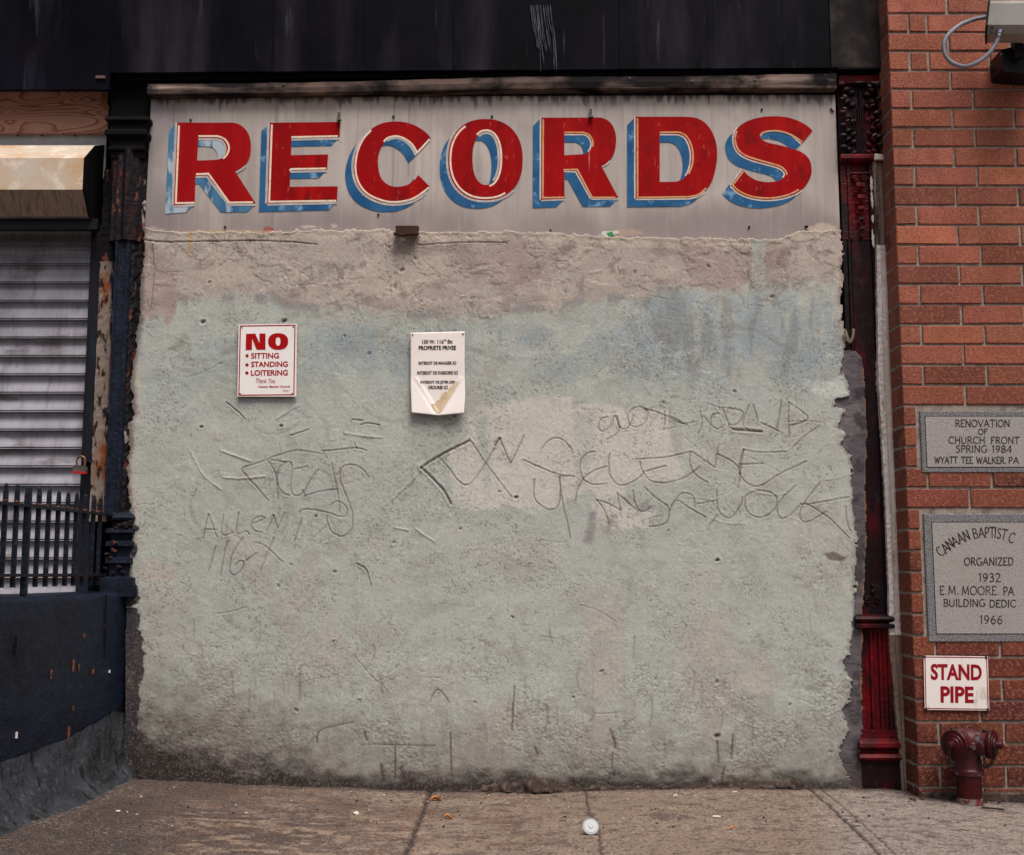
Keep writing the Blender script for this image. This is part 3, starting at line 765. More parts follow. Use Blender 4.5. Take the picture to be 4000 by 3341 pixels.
TAGS_A = [[(1130, 565), (960, 540), (800, 580), (640, 640), (545, 668)], [(545, 668), (512, 700), (600, 800), (720, 945)], [(720, 625), (770, 700), (790, 790), (798, 930)],
 [(745, 620), (800, 622), (870, 640)], [(905, 640), (870, 630), (820, 670), (793, 740), (800, 820), (840, 880), (890, 900)], [(905, 635), (912, 690), (905, 800), (910, 880), (950, 905), (1000, 880), (1060, 780), (1125, 690)],
 [(930, 690), (1040, 668)], [(1010, 910), (1140, 870), (1275, 850)], [(1000, 860), (1020, 910)],
 [(1530, 750), (1480, 690), (1420, 658), (1350, 658), (1310, 690), (1300, 770), (1330, 860), (1370, 950), (1400, 1050), (1400, 1150), (1370, 1200), (1310, 1230), (1240, 1200), (1200, 1130), (1195, 1060)],
 [(970, 1040), (1000, 1015), (1080, 1015), (1200, 1040), (1290, 1070), (1345, 1065), (1355, 1010), (1320, 965), (1270, 950), (1220, 980)], [(1235, 640), (1255, 750), (1280, 880), (1300, 1040)],
 [(990, 1080), (930, 1275)], [(240, 1050), (195, 1250)], [(240, 1050), (310, 1240)], [(210, 1175), (305, 1175)], [(360, 1060), (350, 1215), (440, 1200)], [(482, 1035), (468, 1200), (540, 1190), (570, 1215)],
 [(590, 1130), (650, 1110), (690, 1080), (660, 1070), (610, 1090), (582, 1140), (610, 1185), (670, 1195)], [(705, 1190), (765, 1060)], [(765, 1060), (800, 1165)], [(800, 1165), (855, 1040)],
 [(300, 1310), (240, 1510)], [(410, 1265), (380, 1310), (335, 1550)], [(520, 1240), (450, 1340), (415, 1440), (420, 1520), (460, 1540), (510, 1490), (525, 1440), (490, 1430), (455, 1470)],
 [(620, 1280), (700, 1310), (840, 1440)], [(765, 1240), (660, 1510)], [(540, 1425), (640, 1360)]]
TAGS_B = [[(320, 312), (185, 380), (110, 430)], [(110, 430), (200, 520), (240, 590)], [(185, 380), (230, 430), (275, 490), (315, 505), (360, 460), (400, 400), (455, 300)],
 [(320, 300), (360, 360), (410, 430), (510, 560)], [(455, 300), (505, 410)], [(505, 410), (565, 285)], [(640, 345), (680, 305), (720, 300), (760, 330), (780, 370)], [(560, 395), (640, 430), (720, 462), (780, 468)],
 [(610, 480), (610, 560), (650, 605), (690, 615), (720, 580), (722, 470)], [(720, 470), (730, 560), (750, 650), (770, 740)],
 [(880, 360), (840, 368), (815, 400), (812, 440), (825, 480), (870, 505), (930, 500)], [(790, 575), (800, 530), (830, 475), (880, 440), (930, 425)], [(945, 365), (938, 400), (945, 460), (985, 508), (1050, 490), (1095, 455)],
 [(1060, 392), (1180, 385), (1300, 360)], [(1075, 400), (1090, 450), (1130, 490), (1200, 495), (1280, 470), (1340, 425)], [(1090, 450), (1190, 422)], [(1300, 360), (1298, 410), (1320, 460), (1375, 495)], [(1305, 358), (1350, 390), (1408, 430)],
 [(1408, 430), (1420, 340)], [(1420, 370), (1480, 400), (1515, 430)], [(1535, 350), (1515, 430), (1530, 480), (1570, 510), (1620, 505), (1700, 455), (1815, 402)], [(1515, 415), (1620, 412)], [(1535, 350), (1600, 362), (1720, 360)], [(1535, 350), (1510, 520)],
 [(885, 572), (920, 620), (940, 680)], [(885, 572), (940, 590), (990, 618)], [(975, 540), (990, 618)], [(980, 545), (1030, 590), (1070, 625)], [(1045, 530), (1060, 600), (1090, 625), (1130, 600)], [(1095, 515), (1150, 565), (1205, 610), (1190, 675), (1115, 692)],
 [(1215, 600), (1260, 545), (1310, 555), (1320, 605)], [(1210, 620), (1240, 575), (1300, 610), (1368, 650)], [(1418, 530), (1420, 600), (1440, 640), (1480, 650), (1520, 600), (1530, 560)], [(1420, 640), (1385, 685)], [(1330, 590), (1415, 575)],
 [(1540, 560), (1580, 535), (1640, 535), (1680, 560), (1675, 610), (1630, 645), (1580, 645), (1545, 610), (1540, 560)], [(1765, 510), (1710, 560), (1685, 610), (1700, 655), (1740, 640), (1790, 590)],
 [(1875, 495), (1800, 590), (1785, 650), (1820, 670), (1900, 625)], [(1785, 590), (1830, 590), (2000, 560)], [(1800, 585), (1850, 610), (1920, 660), (2005, 745)],
 [(935, 205), (905, 215), (893, 250), (910, 270), (950, 240), (965, 200), (985, 265), (930, 305)], [(975, 200), (985, 250), (1020, 255), (1050, 200)], [(1030, 240), (1025, 190), (1070, 160), (1110, 180), (1100, 230), (1060, 250), (1030, 240)],
 [(1090, 170), (1140, 180), (1190, 200), (1260, 235), (1330, 225)], [(1187, 180), (1187, 240)], [(1205, 200), (1290, 245)], [(1345, 180), (1350, 240), (1335, 278)], [(1360, 200), (1390, 245)], [(1430, 190), (1400, 195), (1388, 230), (1420, 260), (1450, 240)],
 [(1440, 162), (1530, 182), (1510, 235), (1470, 240)], [(1440, 162), (1460, 210), (1490, 260), (1615, 270)], [(1560, 150), (1530, 235), (1560, 265)], [(1580, 150), (1600, 230)], [(1612, 230), (1690, 270)], [(1705, 130), (1680, 265)], [(1735, 140), (1735, 300)], [(1735, 140), (1820, 210), (1740, 245)],
 [(1870, 245), (1800, 295), (1755, 338)], [(1985, 600), (1995, 680), (2010, 710)]]
for q in TAGS_A: carve_line(zA(q), 2.9, .0024, .4, .55)
for q in TAGS_B: carve_line(zB(q), 2.9, .0025, .4, .6)
for q in ([(110, 430), (200, 520), (240, 590)], [(455, 300), (435, 330)], [(320, 312), (185, 380), (110, 430)], [(1490, 260), (1615, 270)]): carve_line(zB(q), 5.0, .004)
for q in ([(100, 550), (190, 720), (250, 780), (340, 850)], [(360, 755), (500, 765), (700, 745)], [(340, 540), (450, 580), (580, 625)], [(970, 175), (850, 245), (790, 285)], [(1960, 690), (1830, 830), (1720, 930)], [(1340, 400), (1500, 425), (1640, 435)], [(1740, 1160), (1850, 1180)], [(1910, 1170), (1990, 1230), (2064, 1270)]):
    carve_line(zA(q), 3.0, -.004, 0, .05, colr=(190, 186, 176))
for q in ([(1150, 545), (1290, 535), (1420, 520), (1510, 540)], [(1415, 480), (1430, 525)], [(900, 420), (980, 395), (1050, 370)], [(1460, 340), (1520, 320), (1620, 335)], [(1400, 290), (1480, 300)], [(380, 150), (430, 190), (490, 240), (540, 290)], [(1430, 1450), (1510, 1500), (1550, 1640)]):
    carve_line(zA(q), 2.6, .005, .3, .5)
carve_line([(560, 940), (640, 948), (800, 946), (1000, 944), (1130, 948), (1240, 958)], 2.4, .006, .1, .75, colr=(56, 46, 42))
carve_line([(600, 960), (604, 1060), (598, 1160), (590, 1220)], 2.0, .004, .2, .6, colr=(70, 58, 54))
carve_line([(1640, 930), (1635, 960), (1720, 955), (1850, 950), (1980, 952)], 2.4, .005, .2, .6)
rs = random.Random(3)
for i in range(110):                       # trowel and knife scratches all over
    x = rs.uniform(600, 3250); y = rs.uniform(1000, 3020); ln = rs.uniform(30, 170); a = rs.gauss(0, .7) + rs.choice([0, 0, .5, -.5]); c = rs.uniform(-.3, .3)
    pts = [(x + ln * t * math.cos(a + c * t), y + ln * t * math.sin(a + c * t)) for t in (0, .33, .66, 1)]
    if rs.random() < .5: carve_line(pts, rs.uniform(2, 3.2), -rs.uniform(.0008, .002), 0, .06, colr=(188, 184, 174))
    else: carve_line(pts, rs.uniform(2, 3.2), rs.uniform(.0008, .002), .3, .14)
for i in range(80):                        # soft trowel smears
    x = rs.uniform(560, 3260); y = rs.uniform(960, 2100) if rs.random() < .75 else rs.uniform(2100, 2900); ln = rs.uniform(50, 190); a = rs.gauss(.5, .9); c = rs.uniform(-1, 1)
    pts = [(x + ln * t * math.cos(a + c * t), y + ln * t * math.sin(a + c * t)) for t in (0, .33, .66, 1)]
    if rs.random() < .6: carve_line(pts, rs.uniform(6, 16), .0006, .3, rs.uniform(.12, .3), colr=(112, 104, 98))
    else: carve_line(pts, rs.uniform(6, 14), -.0008, 0, rs.uniform(.12, .3), colr=(186, 182, 172))
for i in range(110):                       # drips and boot scuffs on the lower half
    x = rs.uniform(600, 3260); y = min(3000, rs.gauss(2740, 190)); ln = rs.uniform(20, 130)
    carve_line([(x, y), (x + rs.uniform(-6, 6), y + ln * .5), (x + rs.uniform(-14, 14), y + ln)], rs.uniform(2, 6), .0003, 0, rs.uniform(.12, .4), colr=(96, 86, 80))
for i in range(36):                        # pocks
    x = rs.uniform(580, 3280); y = rs.uniform(960, 3000)
    carve_line([(x, y), (x + rs.uniform(-9, 9), y + rs.uniform(-5, 6))], rs.uniform(3, 6), rs.uniform(.003, .006), .2, rs.uniform(.3, .7), False, (58, 48, 44))
for q, w_ in (([(2385, 2850), (2400, 2890), (2402, 2915)], 6), ([(2862, 2870), (2856, 2960)], 5), ([(2800, 2890), (2806, 2980)], 4), ([(2392, 2940), (2390, 3000)], 4), ([(2090, 2915), (2100, 2950)], 4), ([(1240, 2900), (1255, 2850), (1380, 2820)], 4), ([(1490, 2990), (1500, 3050)], 9), ([(1570, 3000), (1576, 3060)], 11), ([(1545, 2910), (1545, 3040)], 4), ([(1440, 2905), (1700, 2912)], 3), ([(1425, 2860), (1435, 2890)], 6), ([(1760, 2860), (1764, 3030)], 3.5), ([(2010, 2680), (2000, 2850)], 4), ([(2830, 2990), (2815, 3050)], 4), ([(1755, 2740), (1710, 2690), (1680, 2740)], 3)):
    carve_line(q, w_, .001, 0, .75, colr=(70, 58, 54))
for x, y, r in ((2800, 2875, 9), (795, 1261, 8), (1112, 1257, 7), (2015, 1945, 6), (790, 1670, 5), (1100, 1666, 5), (2800, 2190, 6)):
    carve_line([(x - r * .5, y), (x + r * .5, y - 2)], r * .8, .008, .2, .95, False, (40, 32, 32))
# the dark painted margin at the left of the wall, beside the low wall
dm = prof([(2280, 480), (2300, 536), (2360, 538), (2372, 500), (2380, 542), (2440, 545), (2500, 556), (2560, 566), (2620, 562), (2680, 546), (2760, 544), (2850, 540), (2940, 528), (3000, 540), (3150, 600)], PY) + (edge - .5) * 34
mg_ = sstep(5, -5, PX - dm) * (PY > 2285)
H -= mg_ * .004
C += (np.where((fbm(PX / 40, PY / 70, 4, 91) > .5)[..., None], np.array([46, 42, 46.]), np.array([58, 52, 52.])) - C) * (mg_ * .92)[..., None]
for (cx_, cy_, rx_, ry_) in ((532, 2065, 16, 12), (527, 2150, 12, 30), (505, 2285, 16, 10), (530, 2320, 12, 40)):
    over((36, 38, 50), sstep(1.2, .7, ((PX - cx_) / rx_) ** 2 + ((PY - cy_) / ry_) ** 2 + (edge - .5) * 2) * .95)
# sooty left border of the plaster
over((70, 58, 56), sstep(26, 2, PX - Lleft + (edge - .5) * 36) * (PY < 2290) * .6)
over((112, 100, 92), sstep(18, 2, Redge - PX + (edge - .5) * 26) * (PY > 1000) * .5)
# the wall leans out slightly at its foot and curls up to the sign at its head
H += sstep(22, 4, PY - Ltop) * .003
wx, wy, wz = Pn(PX, PY, 0.0)
YY = -.012 - H
inside = (PY > Ltop) & (PX > Lleft) & (PX < Redge) & (PY < 3120)
kp = inside[:-1, :-1] & inside[1:, :-1] & inside[:-1, 1:] & inside[1:, 1:]
loc = P(1900, 3090, 0); loc.z = gz(loc.x)
wall = thing('plaster_wall', 'pale green and pinkish plaster wall full of scratched graffiti under the red lettered sign', 'wall', loc)
grid_mesh('plaster_face', wx, YY, wz, Ln(C), kp, 'plaster', wall, rim=.035)
# cement smear between the plaster and the red column
Cc = np.zeros(PX.shape + (3,)); Cc[:] = (88, 82, 86)
Cc += (np.array([112, 104, 104.]) - Cc) * (sstep(.5, .64, mid2) * .7)[..., None]
Cc += (np.array([60, 54, 58.]) - Cc) * (sstep(.52, .66, mid) * .7)[..., None]
Cc += (np.array([150, 104, 72.]) - Cc) * (sstep(14, 2, Rcem - PX) * sstep(.5, .56, edge) * .7)[..., None]
Cc += (np.array([70, 60, 58.]) - Cc) * (sstep(2900, 3060, PY) * .7)[..., None]
Hc = (mid2 - .5) * .018 + (mid - .5) * .012 + (edge - .5) * .006
Hc -= .004 * np.exp(-(np.abs(fbm(PX / 200, PY / 60, 3, 95) - .5) / .008) ** 2)
inc = (PX > Redge - 26) & (PX < Rcem) & (PY > 1366) & (PY < 3120)
kc = inc[:-1, :-1] & inc[1:, :-1] & inc[:-1, 1:] & inc[1:, 1:]
o = grid_mesh('cement_edge', wx, -.003 - Hc * .6, wz, Ln(Cc), kc, 'cement', wall, rim=.04)
o['label'] = 'grey cement smeared along the right edge of the plaster'
# broken ledge at the foot of the wall
lx = np.linspace(540, 3420, 620); na = 9
nn1 = fbm(lx / 60, lx * 0, 4, 101); nn2 = fbm(lx / 16, lx * 0, 3, 102)
rad = prof([(540, .03), (800, .022), (1300, .016), (1700, .018), (1900, .035), (2050, .075), (2160, .06), (2300, .03), (2600, .035), (2900, .045), (3120, .055), (3170, .02), (3250, .025), (3420, .02)], lx) * (.65 + .7 * nn1)
bx = np.array([P(x, 3085, 0).x for x in lx]); bz = np.interp(bx, GX, GZ)
an = np.linspace(0, math.pi / 2, na)
LX = np.repeat(bx[None, :], na, 0)
jn = fbm(np.repeat(lx[None, :], na, 0) / 20, np.arange(na)[:, None] * .9 + 0 * LX, 4, 103) * .9 + .55
LY = .02 - (rad * 1.3)[None, :] * np.cos(an)[:, None] * jn
LZ = bz[None, :] - .006 + rad[None, :] * np.sin(an)[:, None] * jn
LC = np.zeros(LX.shape + (3,)); LC[:] = (56, 46, 43)
LC += (np.array([98, 84, 76.]) - LC) * (sstep(.5, .65, jn - .5) * .7)[..., None]
LC += (np.array([34, 28, 28.]) - LC) * (sstep(1500, 900, LX / S + 2000) * .7)[..., None]
grid_mesh('broken_ledge', LX, LY, LZ, Ln(LC), np.ones((na - 1, len(lx) - 1), bool), 'cement', wall)['label'] = 'crumbling dark cement ledge along the foot of the wall'

# ------------------------------------------------------------------ painted sign
SY = .014
sx = np.arange(556, 3296, 4.0); sy = np.arange(380, 960, 5.0)
SXX, SYY = np.meshgrid(sx, sy)
# vertical creases of the sheet
cre = np.zeros(sx.shape); rs2 = random.Random(9); x = 560
while x < 3290:
    wd_ = rs2.uniform(48, 66); a_ = rs2.uniform(.0003, .0008) * (1.5 if 1050 < x < 1900 else .7)
    t_ = (sx - x) / wd_; mk = (t_ >= 0) & (t_ < 1)
    cre[mk] += a_ * (t_[mk] - .5) * rs2.choice([1, 1, -1]); x += wd_
bow = fbm(SXX / 500, SYY / 350, 3, 111) * .004
SC = np.zeros(SXX.shape + (3,)); SC[:] = (170, 159, 152)
nS = fbm(SXX / 120, SYY / 260, 5, 112); nV = fbm(SXX / 12, SYY / 400, 4, 113)
SC += (np.array([188, 178, 170.]) - SC) * (sstep(.5, .66, nS) * .6 + sstep(1000, 1500, SXX) * sstep(520, 380, SYY) * .35)[..., None]  # random pale blotches; the paler top stands for the sheet's reflection
SC += (np.array([140, 128, 124.]) - SC) * (sstep(.52, .66, nV) * .28)[..., None]
SC += (np.array([124, 112, 112.]) - SC) * (sstep(760, 930, SYY + (nS - .5) * 260) * .75)[..., None]  # bottom darker: some dirt, plus the sheet's reflection gradient painted in
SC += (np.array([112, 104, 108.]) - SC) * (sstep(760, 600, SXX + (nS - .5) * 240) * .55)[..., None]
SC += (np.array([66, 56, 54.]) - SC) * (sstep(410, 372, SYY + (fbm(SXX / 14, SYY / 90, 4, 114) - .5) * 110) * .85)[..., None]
for cx_, w_, y1_ in ((650, 3, 900), (1057, 2, 900), (1063, 2, 900), (1530, 3, 860), (1590, 3, 700), (2950, 6, 430), (3080, 5, 430), (1650, 5, 420), (780, 7, 400), (860, 6, 392)):
    SC += (np.array([96, 84, 80.]) - SC) * (np.exp(-((SXX - cx_) / w_) ** 2) * sstep(y1_ + 30, y1_ - 30, SYY) * .5)[..., None]
for cx_, cy_, rx_, ry_, cc in ((1045, 900, 24, 16, (150, 40, 50)), (1200, 888, 60, 7, (196, 180, 162)), (1300, 885, 14, 9, (196, 180, 162)), (600, 905, 36, 22, (170, 150, 140)), (2450, 915, 60, 14, (172, 146, 126)), (3225, 910, 60, 30, (190, 172, 154)), (900, 908, 200, 8, (176, 146, 112)), (1320, 560, 0.1, 0.1, (0, 0, 0))):
    d_ = ((SXX - cx_) / rx_) ** 2 + ((SYY - cy_) / ry_) ** 2 + (fbm(SXX / 20, SYY / 14, 3, 115) - .5) * 2
    SC += (np.array(cc, float) - SC) * (sstep(1.2, .6, d_) * .75)[..., None]
SKEW = lambda x: (x - 590) * (-21 / 2672)          # the sheet hangs a little out of level
px_l = prof([(340, 592), (383, 590), (930, 563), (960, 561)], SYY); px_r = prof([(340, 3261), (920, 3282), (960, 3284)], SYY)
QX = px_l + (SXX - sx[0]) / (sx[-1] - sx[0]) * (px_r - px_l)
qx, qy, qz = Pn(QX, SYY + SKEW(QX) * .5, SY)
sl0 = P(1930, 920, SY)
sign = thing('painted_sign', 'grey sheet metal sign hand painted with RECORDS in red letters with blue shadows', 'sign', sl0)
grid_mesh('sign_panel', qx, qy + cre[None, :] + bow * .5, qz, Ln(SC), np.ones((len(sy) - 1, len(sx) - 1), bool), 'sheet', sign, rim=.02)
z5 = lambda q: [(500 + x * .47619, 280 + y * .47619) for x, y in q]
z6 = lambda q: [(1300 + x * .47619, 280 + y * .47619) for x, y in q]
z7 = lambda q: [(2000 + x * .61905, 280 + y * .61905) for x, y in q]
def ell(cx, cy, rx, ry, a0, a1, n, p=2.25):
    out = []
    for i in range(n + 1):
        a = math.radians(a0 + (a1 - a0) * i / n); c, s_ = math.cos(a), math.sin(a)
        out.append((cx + rx * math.copysign(abs(c) ** (2 / p), c), cy - ry * math.copysign(abs(s_) ** (2 / p), s_)))
    return out
Cout = smoothline([(805, 548), (770, 505), (700, 455), (620, 422), (540, 410), (460, 413), (385, 432), (310, 475), (250, 540), (205, 620), (180, 700), (170, 780), (180, 860), (205, 930), (250, 990), (310, 1035), (390, 1068), (480, 1083), (570, 1078), (650, 1058), (720, 1020), (760, 985), (797, 945)], 3)
Cin = smoothline([(700, 848), (670, 890), (610, 930), (540, 945), (480, 940), (430, 912), (395, 870), (375, 800), (370, 720), (385, 650), (415, 590), (455, 550), (510, 535), (565, 545), (620, 580), (660, 625), (690, 682)], 3)
S1 = smoothline([(1897, 373), (1860, 340), (1800, 308), (1730, 288), (1650, 282), (1560, 290), (1480, 315), (1425, 355), (1400, 405), (1402, 455), (1420, 500), (1460, 535), (1520, 560), (1600, 582), (1680, 605), (1715, 630), (1722, 655), (1700, 680), (1660, 695), (1600, 697), (1540, 685), (1490, 655), (1455, 618)], 3)
S2 = smoothline([(1380, 720), (1430, 765), (1500, 795), (1580, 808), (1660, 806), (1740, 790), (1810, 760), (1860, 710), (1888, 650), (1888, 590), (1870, 545), (1830, 510), (1770, 487), (1690, 465), (1620, 450), (1580, 430), (1563, 405), (1575, 385), (1610, 372), (1670, 370), (1730, 382), (1780, 410), (1828, 455)], 3)
def rnd(pts, i0, i1):     # smooth the stretch i0..i1 of an outline
    return pts[:i0] + smoothline(pts[i0:i1 + 1], 4) + pts[i1 + 1:]
LETTERS = [
 ('red letter R with a faded worn blue shadow', 'worn', [z5(rnd([(405, 418), (700, 420), (850, 418), (905, 430), (950, 460), (985, 505), (1003, 560), (1008, 615), (1004, 670), (990, 720), (960, 765), (920, 797), (880, 820), (1048, 1082), (830, 1085), (652, 852), (553, 855), (547, 1085), (375, 1097)], 2, 12)),
   z5(rnd([(577, 545), (730, 545), (775, 562), (802, 600), (808, 640), (795, 685), (765, 712), (725, 724), (566, 730)], 1, 7))],
  [z5(q) for q in ([(418, 442), (392, 1080), (545, 1076)], [(578, 530)] + smoothline([(735, 530), (790, 552), (822, 595), (828, 635), (812, 680), (780, 715)], 3), [(558, 842), (660, 838), (830, 1075), (1025, 1072)])]),
 ('red letter E with a cream edge line', 'blue', [z5([(1163, 420), (1742, 413), (1735, 540), (1340, 548), (1337, 686), (1642, 680), (1633, 806), (1330, 812), (1328, 946), (1720, 941), (1714, 1068), (1143, 1082)])],
  [z5(q) for q in ([(1180, 435), (1158, 1068), (1708, 1060)], [(1340, 538), (1720, 530)], [(1325, 812), (1340, 800), (1625, 795)])]),
 ('red letter C with a cream edge line', 'blue', [z6(Cout + Cin)],
  [z6(q) for q in (smoothline([(315, 480), (255, 545), (212, 630), (190, 720), (186, 800), (200, 880), (235, 950), (290, 1005), (370, 1045), (470, 1070), (570, 1065), (650, 1045), (720, 1005), (790, 950)], 3), smoothline([(418, 575), (450, 545), (510, 530), (565, 540), (620, 570), (660, 610), (692, 665)], 3) + [(795, 555)])]),
 ('red letter O with a cream edge line', 'blue', [z6(ell(1252, 722, 306, 333, 0, 360, 56)[:-1]), z6(ell(1258, 712, 113, 218, 0, 360, 44)[:-1])],
  [z6(q) for q in (ell(1252, 722, 287, 316, 122, 302, 34), ell(1258, 712, 124, 230, 125, -80, 34))]),
 ('second red letter R with a clean blue shadow', 'clean', [z7(rnd([(185, 291), (480, 290), (560, 290), (600, 305), (635, 340), (653, 390), (657, 440), (650, 495), (632, 540), (600, 575), (565, 597), (672, 798), (500, 800), (405, 628), (328, 625), (332, 803), (183, 808)], 2, 10)),
   z7(rnd([(330, 393), (455, 393), (485, 410), (502, 445), (500, 480), (482, 508), (455, 521), (330, 528)], 1, 6))],
  [z7(q) for q in ([(197, 300), (194, 796), (328, 794)], [(328, 384)] + smoothline([(450, 384), (490, 402), (510, 440), (510, 475)], 3), [(325, 620), (412, 618), (505, 795), (655, 794)])]),
 ('red letter D with a tan edge line', 'clean', [z7(rnd([(780, 285), (1080, 285), (1160, 292), (1220, 325), (1262, 380), (1288, 450), (1295, 530), (1285, 610), (1262, 690), (1225, 745), (1180, 780), (1120, 798), (780, 802)], 1, 11)),
   z7(rnd([(932, 393), (1040, 393), (1085, 410), (1115, 455), (1130, 520), (1127, 580), (1110, 640), (1080, 675), (1040, 695), (932, 697)], 1, 8))],
  [z7(q) for q in ([(792, 295), (792, 795)] + smoothline([(1120, 790), (1180, 775), (1225, 735)], 3), [(932, 384)] + smoothline([(1050, 382), (1095, 402), (1128, 455), (1142, 520), (1138, 585), (1115, 645)], 3))]),
 ('red letter S with a tan edge line', 'clean', [z7(S1 + S2)],
  [z7(q) for q in (smoothline([(1420, 375), (1408, 410), (1412, 455), (1432, 498), (1475, 530), (1540, 553), (1610, 573), (1690, 597), (1725, 625), (1735, 650)], 3), smoothline([(1568, 408), (1580, 388), (1620, 376), (1680, 375), (1740, 390), (1790, 415), (1832, 445)], 3), [(1460, 628)] + smoothline([(1392, 718), (1440, 758), (1510, 787), (1590, 798), (1670, 795), (1750, 775), (1810, 745)], 3))]),
]
for lab, kind, loops, strokes in LETTERS:
    mb = MB(); flat(mb, loops, SY - .0031)
    lt = mb.build('letter', 'red_paint' if kind != 'worn' else 'red_faded', sign); lt['label'] = lab
    vx, vy = (-33, 33)
    # the shadow is the outline swept down to the left; each strip a hair deeper than the last
    mb = MB(); k = 0
    for lp in loops:
        n = len(lp)
        ar = sum(lp[i][0] * lp[(i + 1) % n][1] - lp[(i + 1) % n][0] * lp[i][1] for i in range(n))
        hole_ = lp is not loops[0]
        for i in range(n):
            a = lp[i]; b = lp[(i + 1) % n]
            nx_, ny_ = (b[1] - a[1]), -(b[0] - a[0])
            if (ar < 0) != hole_: nx_, ny_ = -nx_, -ny_
            if nx_ * vx + ny_ * vy <= 0: continue
            k += 1
            yq = SY - .0013 - (k % 60) * .000012
            mb.add([P(*a, yq), P(*b, yq), P(b[0] + vx, b[1] + vy, yq), P(a[0] + vx, a[1] + vy, yq)], [(0, 1, 2, 3)])
    sh = mb.build('letter_shadow', 'blue_worn' if kind == 'worn' else 'blue_paint', lt)
    mb = MB(); k = 0
    for lp in loops:
        n = len(lp); ar = sum(lp[i][0] * lp[(i + 1) % n][1] - lp[(i + 1) % n][0] * lp[i][1] for i in range(n)); hole_ = lp is not loops[0]
        for i in range(n):
            a = Vector(lp[i]); b = Vector(lp[(i + 1) % n]); nn_ = Vector((b.y - a.y, a.x - b.x))
            if (ar < 0) != hole_: nn_ = -nn_
            if nn_.x * vx + nn_.y * vy <= 0: continue
            k += 1; nn_.normalize(); wv = Vector((vx, vy)).normalized() * (9 if kind != 'worn' else 11)
            wv = nn_ * (6 if kind == 'clean' else 9)
            yq = SY - .0023 - (k % 40) * .00001
            mb.add([P(*a, yq), P(*b, yq), P(*(b + wv), yq), P(*(a + wv), yq)], [(0, 1, 2, 3)])
    mb.build('letter_outline', 'white_line' if kind == 'clean' else 'grey_line', lt)
    mb = MB()
    for i, q in enumerate(strokes): ribbon(mb, q, 7.2 if kind != 'clean' else 6.4, SY - .0036 - i * .00005)
    mb.build('letter_highlight', 'tan' if kind == 'clean' else 'cream', lt)
for (x, y) in ((1325, 460), (2306, 447)):          # little bent hanging tabs
    mb = MB(); a = P(x - 5, y + 15, SY); b = P(x + 6, y - 18, SY)
    mb.box(a.x, b.x, SY - .012, SY - .007, a.z, b.z); mb.box(a.x - .002, b.x + .006, SY - .028, SY - .009, a.z - .004, a.z + .003)
    mb.build('hanging_tab', 'screw', sign)
for (x, y) in ((745, 470), (1537, 457), (1922, 457), (880, 888), (1478, 840), (2975, 430), (3246, 428), (3252, 436), (2926, 888), (2150, 902)):
    mb = MB(); c = P(x, y, SY); mb.lathe((c.x, SY + .001, c.z), (0, -1, 0), [(0, .006), (.0085, .006), (.0095, .003)], 10)
    mb.build('nail_hole', 'rust_screw', sign)
mb = MB(); c = P(3148, 889, SY); mb.blob((c.x, SY - .012, c.z), (.011, .012, .007), 8, 6)
mb.build('bolt_stub', 'mount', sign)

# torn printed label left on the sign's lower edge
t = thing('torn_label', 'torn scrap of white and green printed label above the plaster on the sign edge', 'label', P(2390, 922, SY - .008))
mb = MB(); flat(mb, [[(2348, 918), (2352, 904), (2415, 901), (2421, 922), (2372, 924)]], SY - .0080); mb.build('label_paper', 'sticker', t)
mb = MB(); flat(mb, [[(2368, 912), (2392, 904), (2398, 923), (2376, 923)]], SY - .0086); mb.build('green_print', 'green', t)
mb = MB(); fit_text(mb, '0.00', (2398, 913, 2419, 922), SY - .0088, bold=.02); mb.build('print', 'ink', t)

# rusty bracket in the plaster below the letter C
t = thing('rusty_bracket', 'dark rusty angle bracket sticking out between the sign and the plaster', 'bracket', P(1590, 905, 0))
a = P(1547, 922, 0); b = P(1636, 887, 0)
mb = MB(); mb.box(a.x, b.x, -.030, .0, a.z, b.z, ch=.002, jit=.002); mb.build('back_plate', 'rust_screw', t)
mb = MB()
nb = 14; vs_ = []
for i in range(nb + 1):
    x = a.x - .006 + (b.x - a.x + .008) * i / nb; zz = a.z + .004 * math.sin(i * .9) + (.006 if i > 10 else 0)
    for yy, dz in ((-.03, 0), (-.075, -.006), (-.075, -.014), (-.03, -.009)): vs_.append((x, yy, zz + dz))
mb.add(vs_, [(i * 4 + k, i * 4 + (k + 1) % 4, i * 4 + 4 + (k + 1) % 4, i * 4 + 4 + k) for i in range(nb) for k in range(4)] + [(0, 1, 2, 3), (nb * 4 + 3, nb * 4 + 2, nb * 4 + 1, nb * 4)])
mb.build('bent_shelf', 'rust_screw', t)

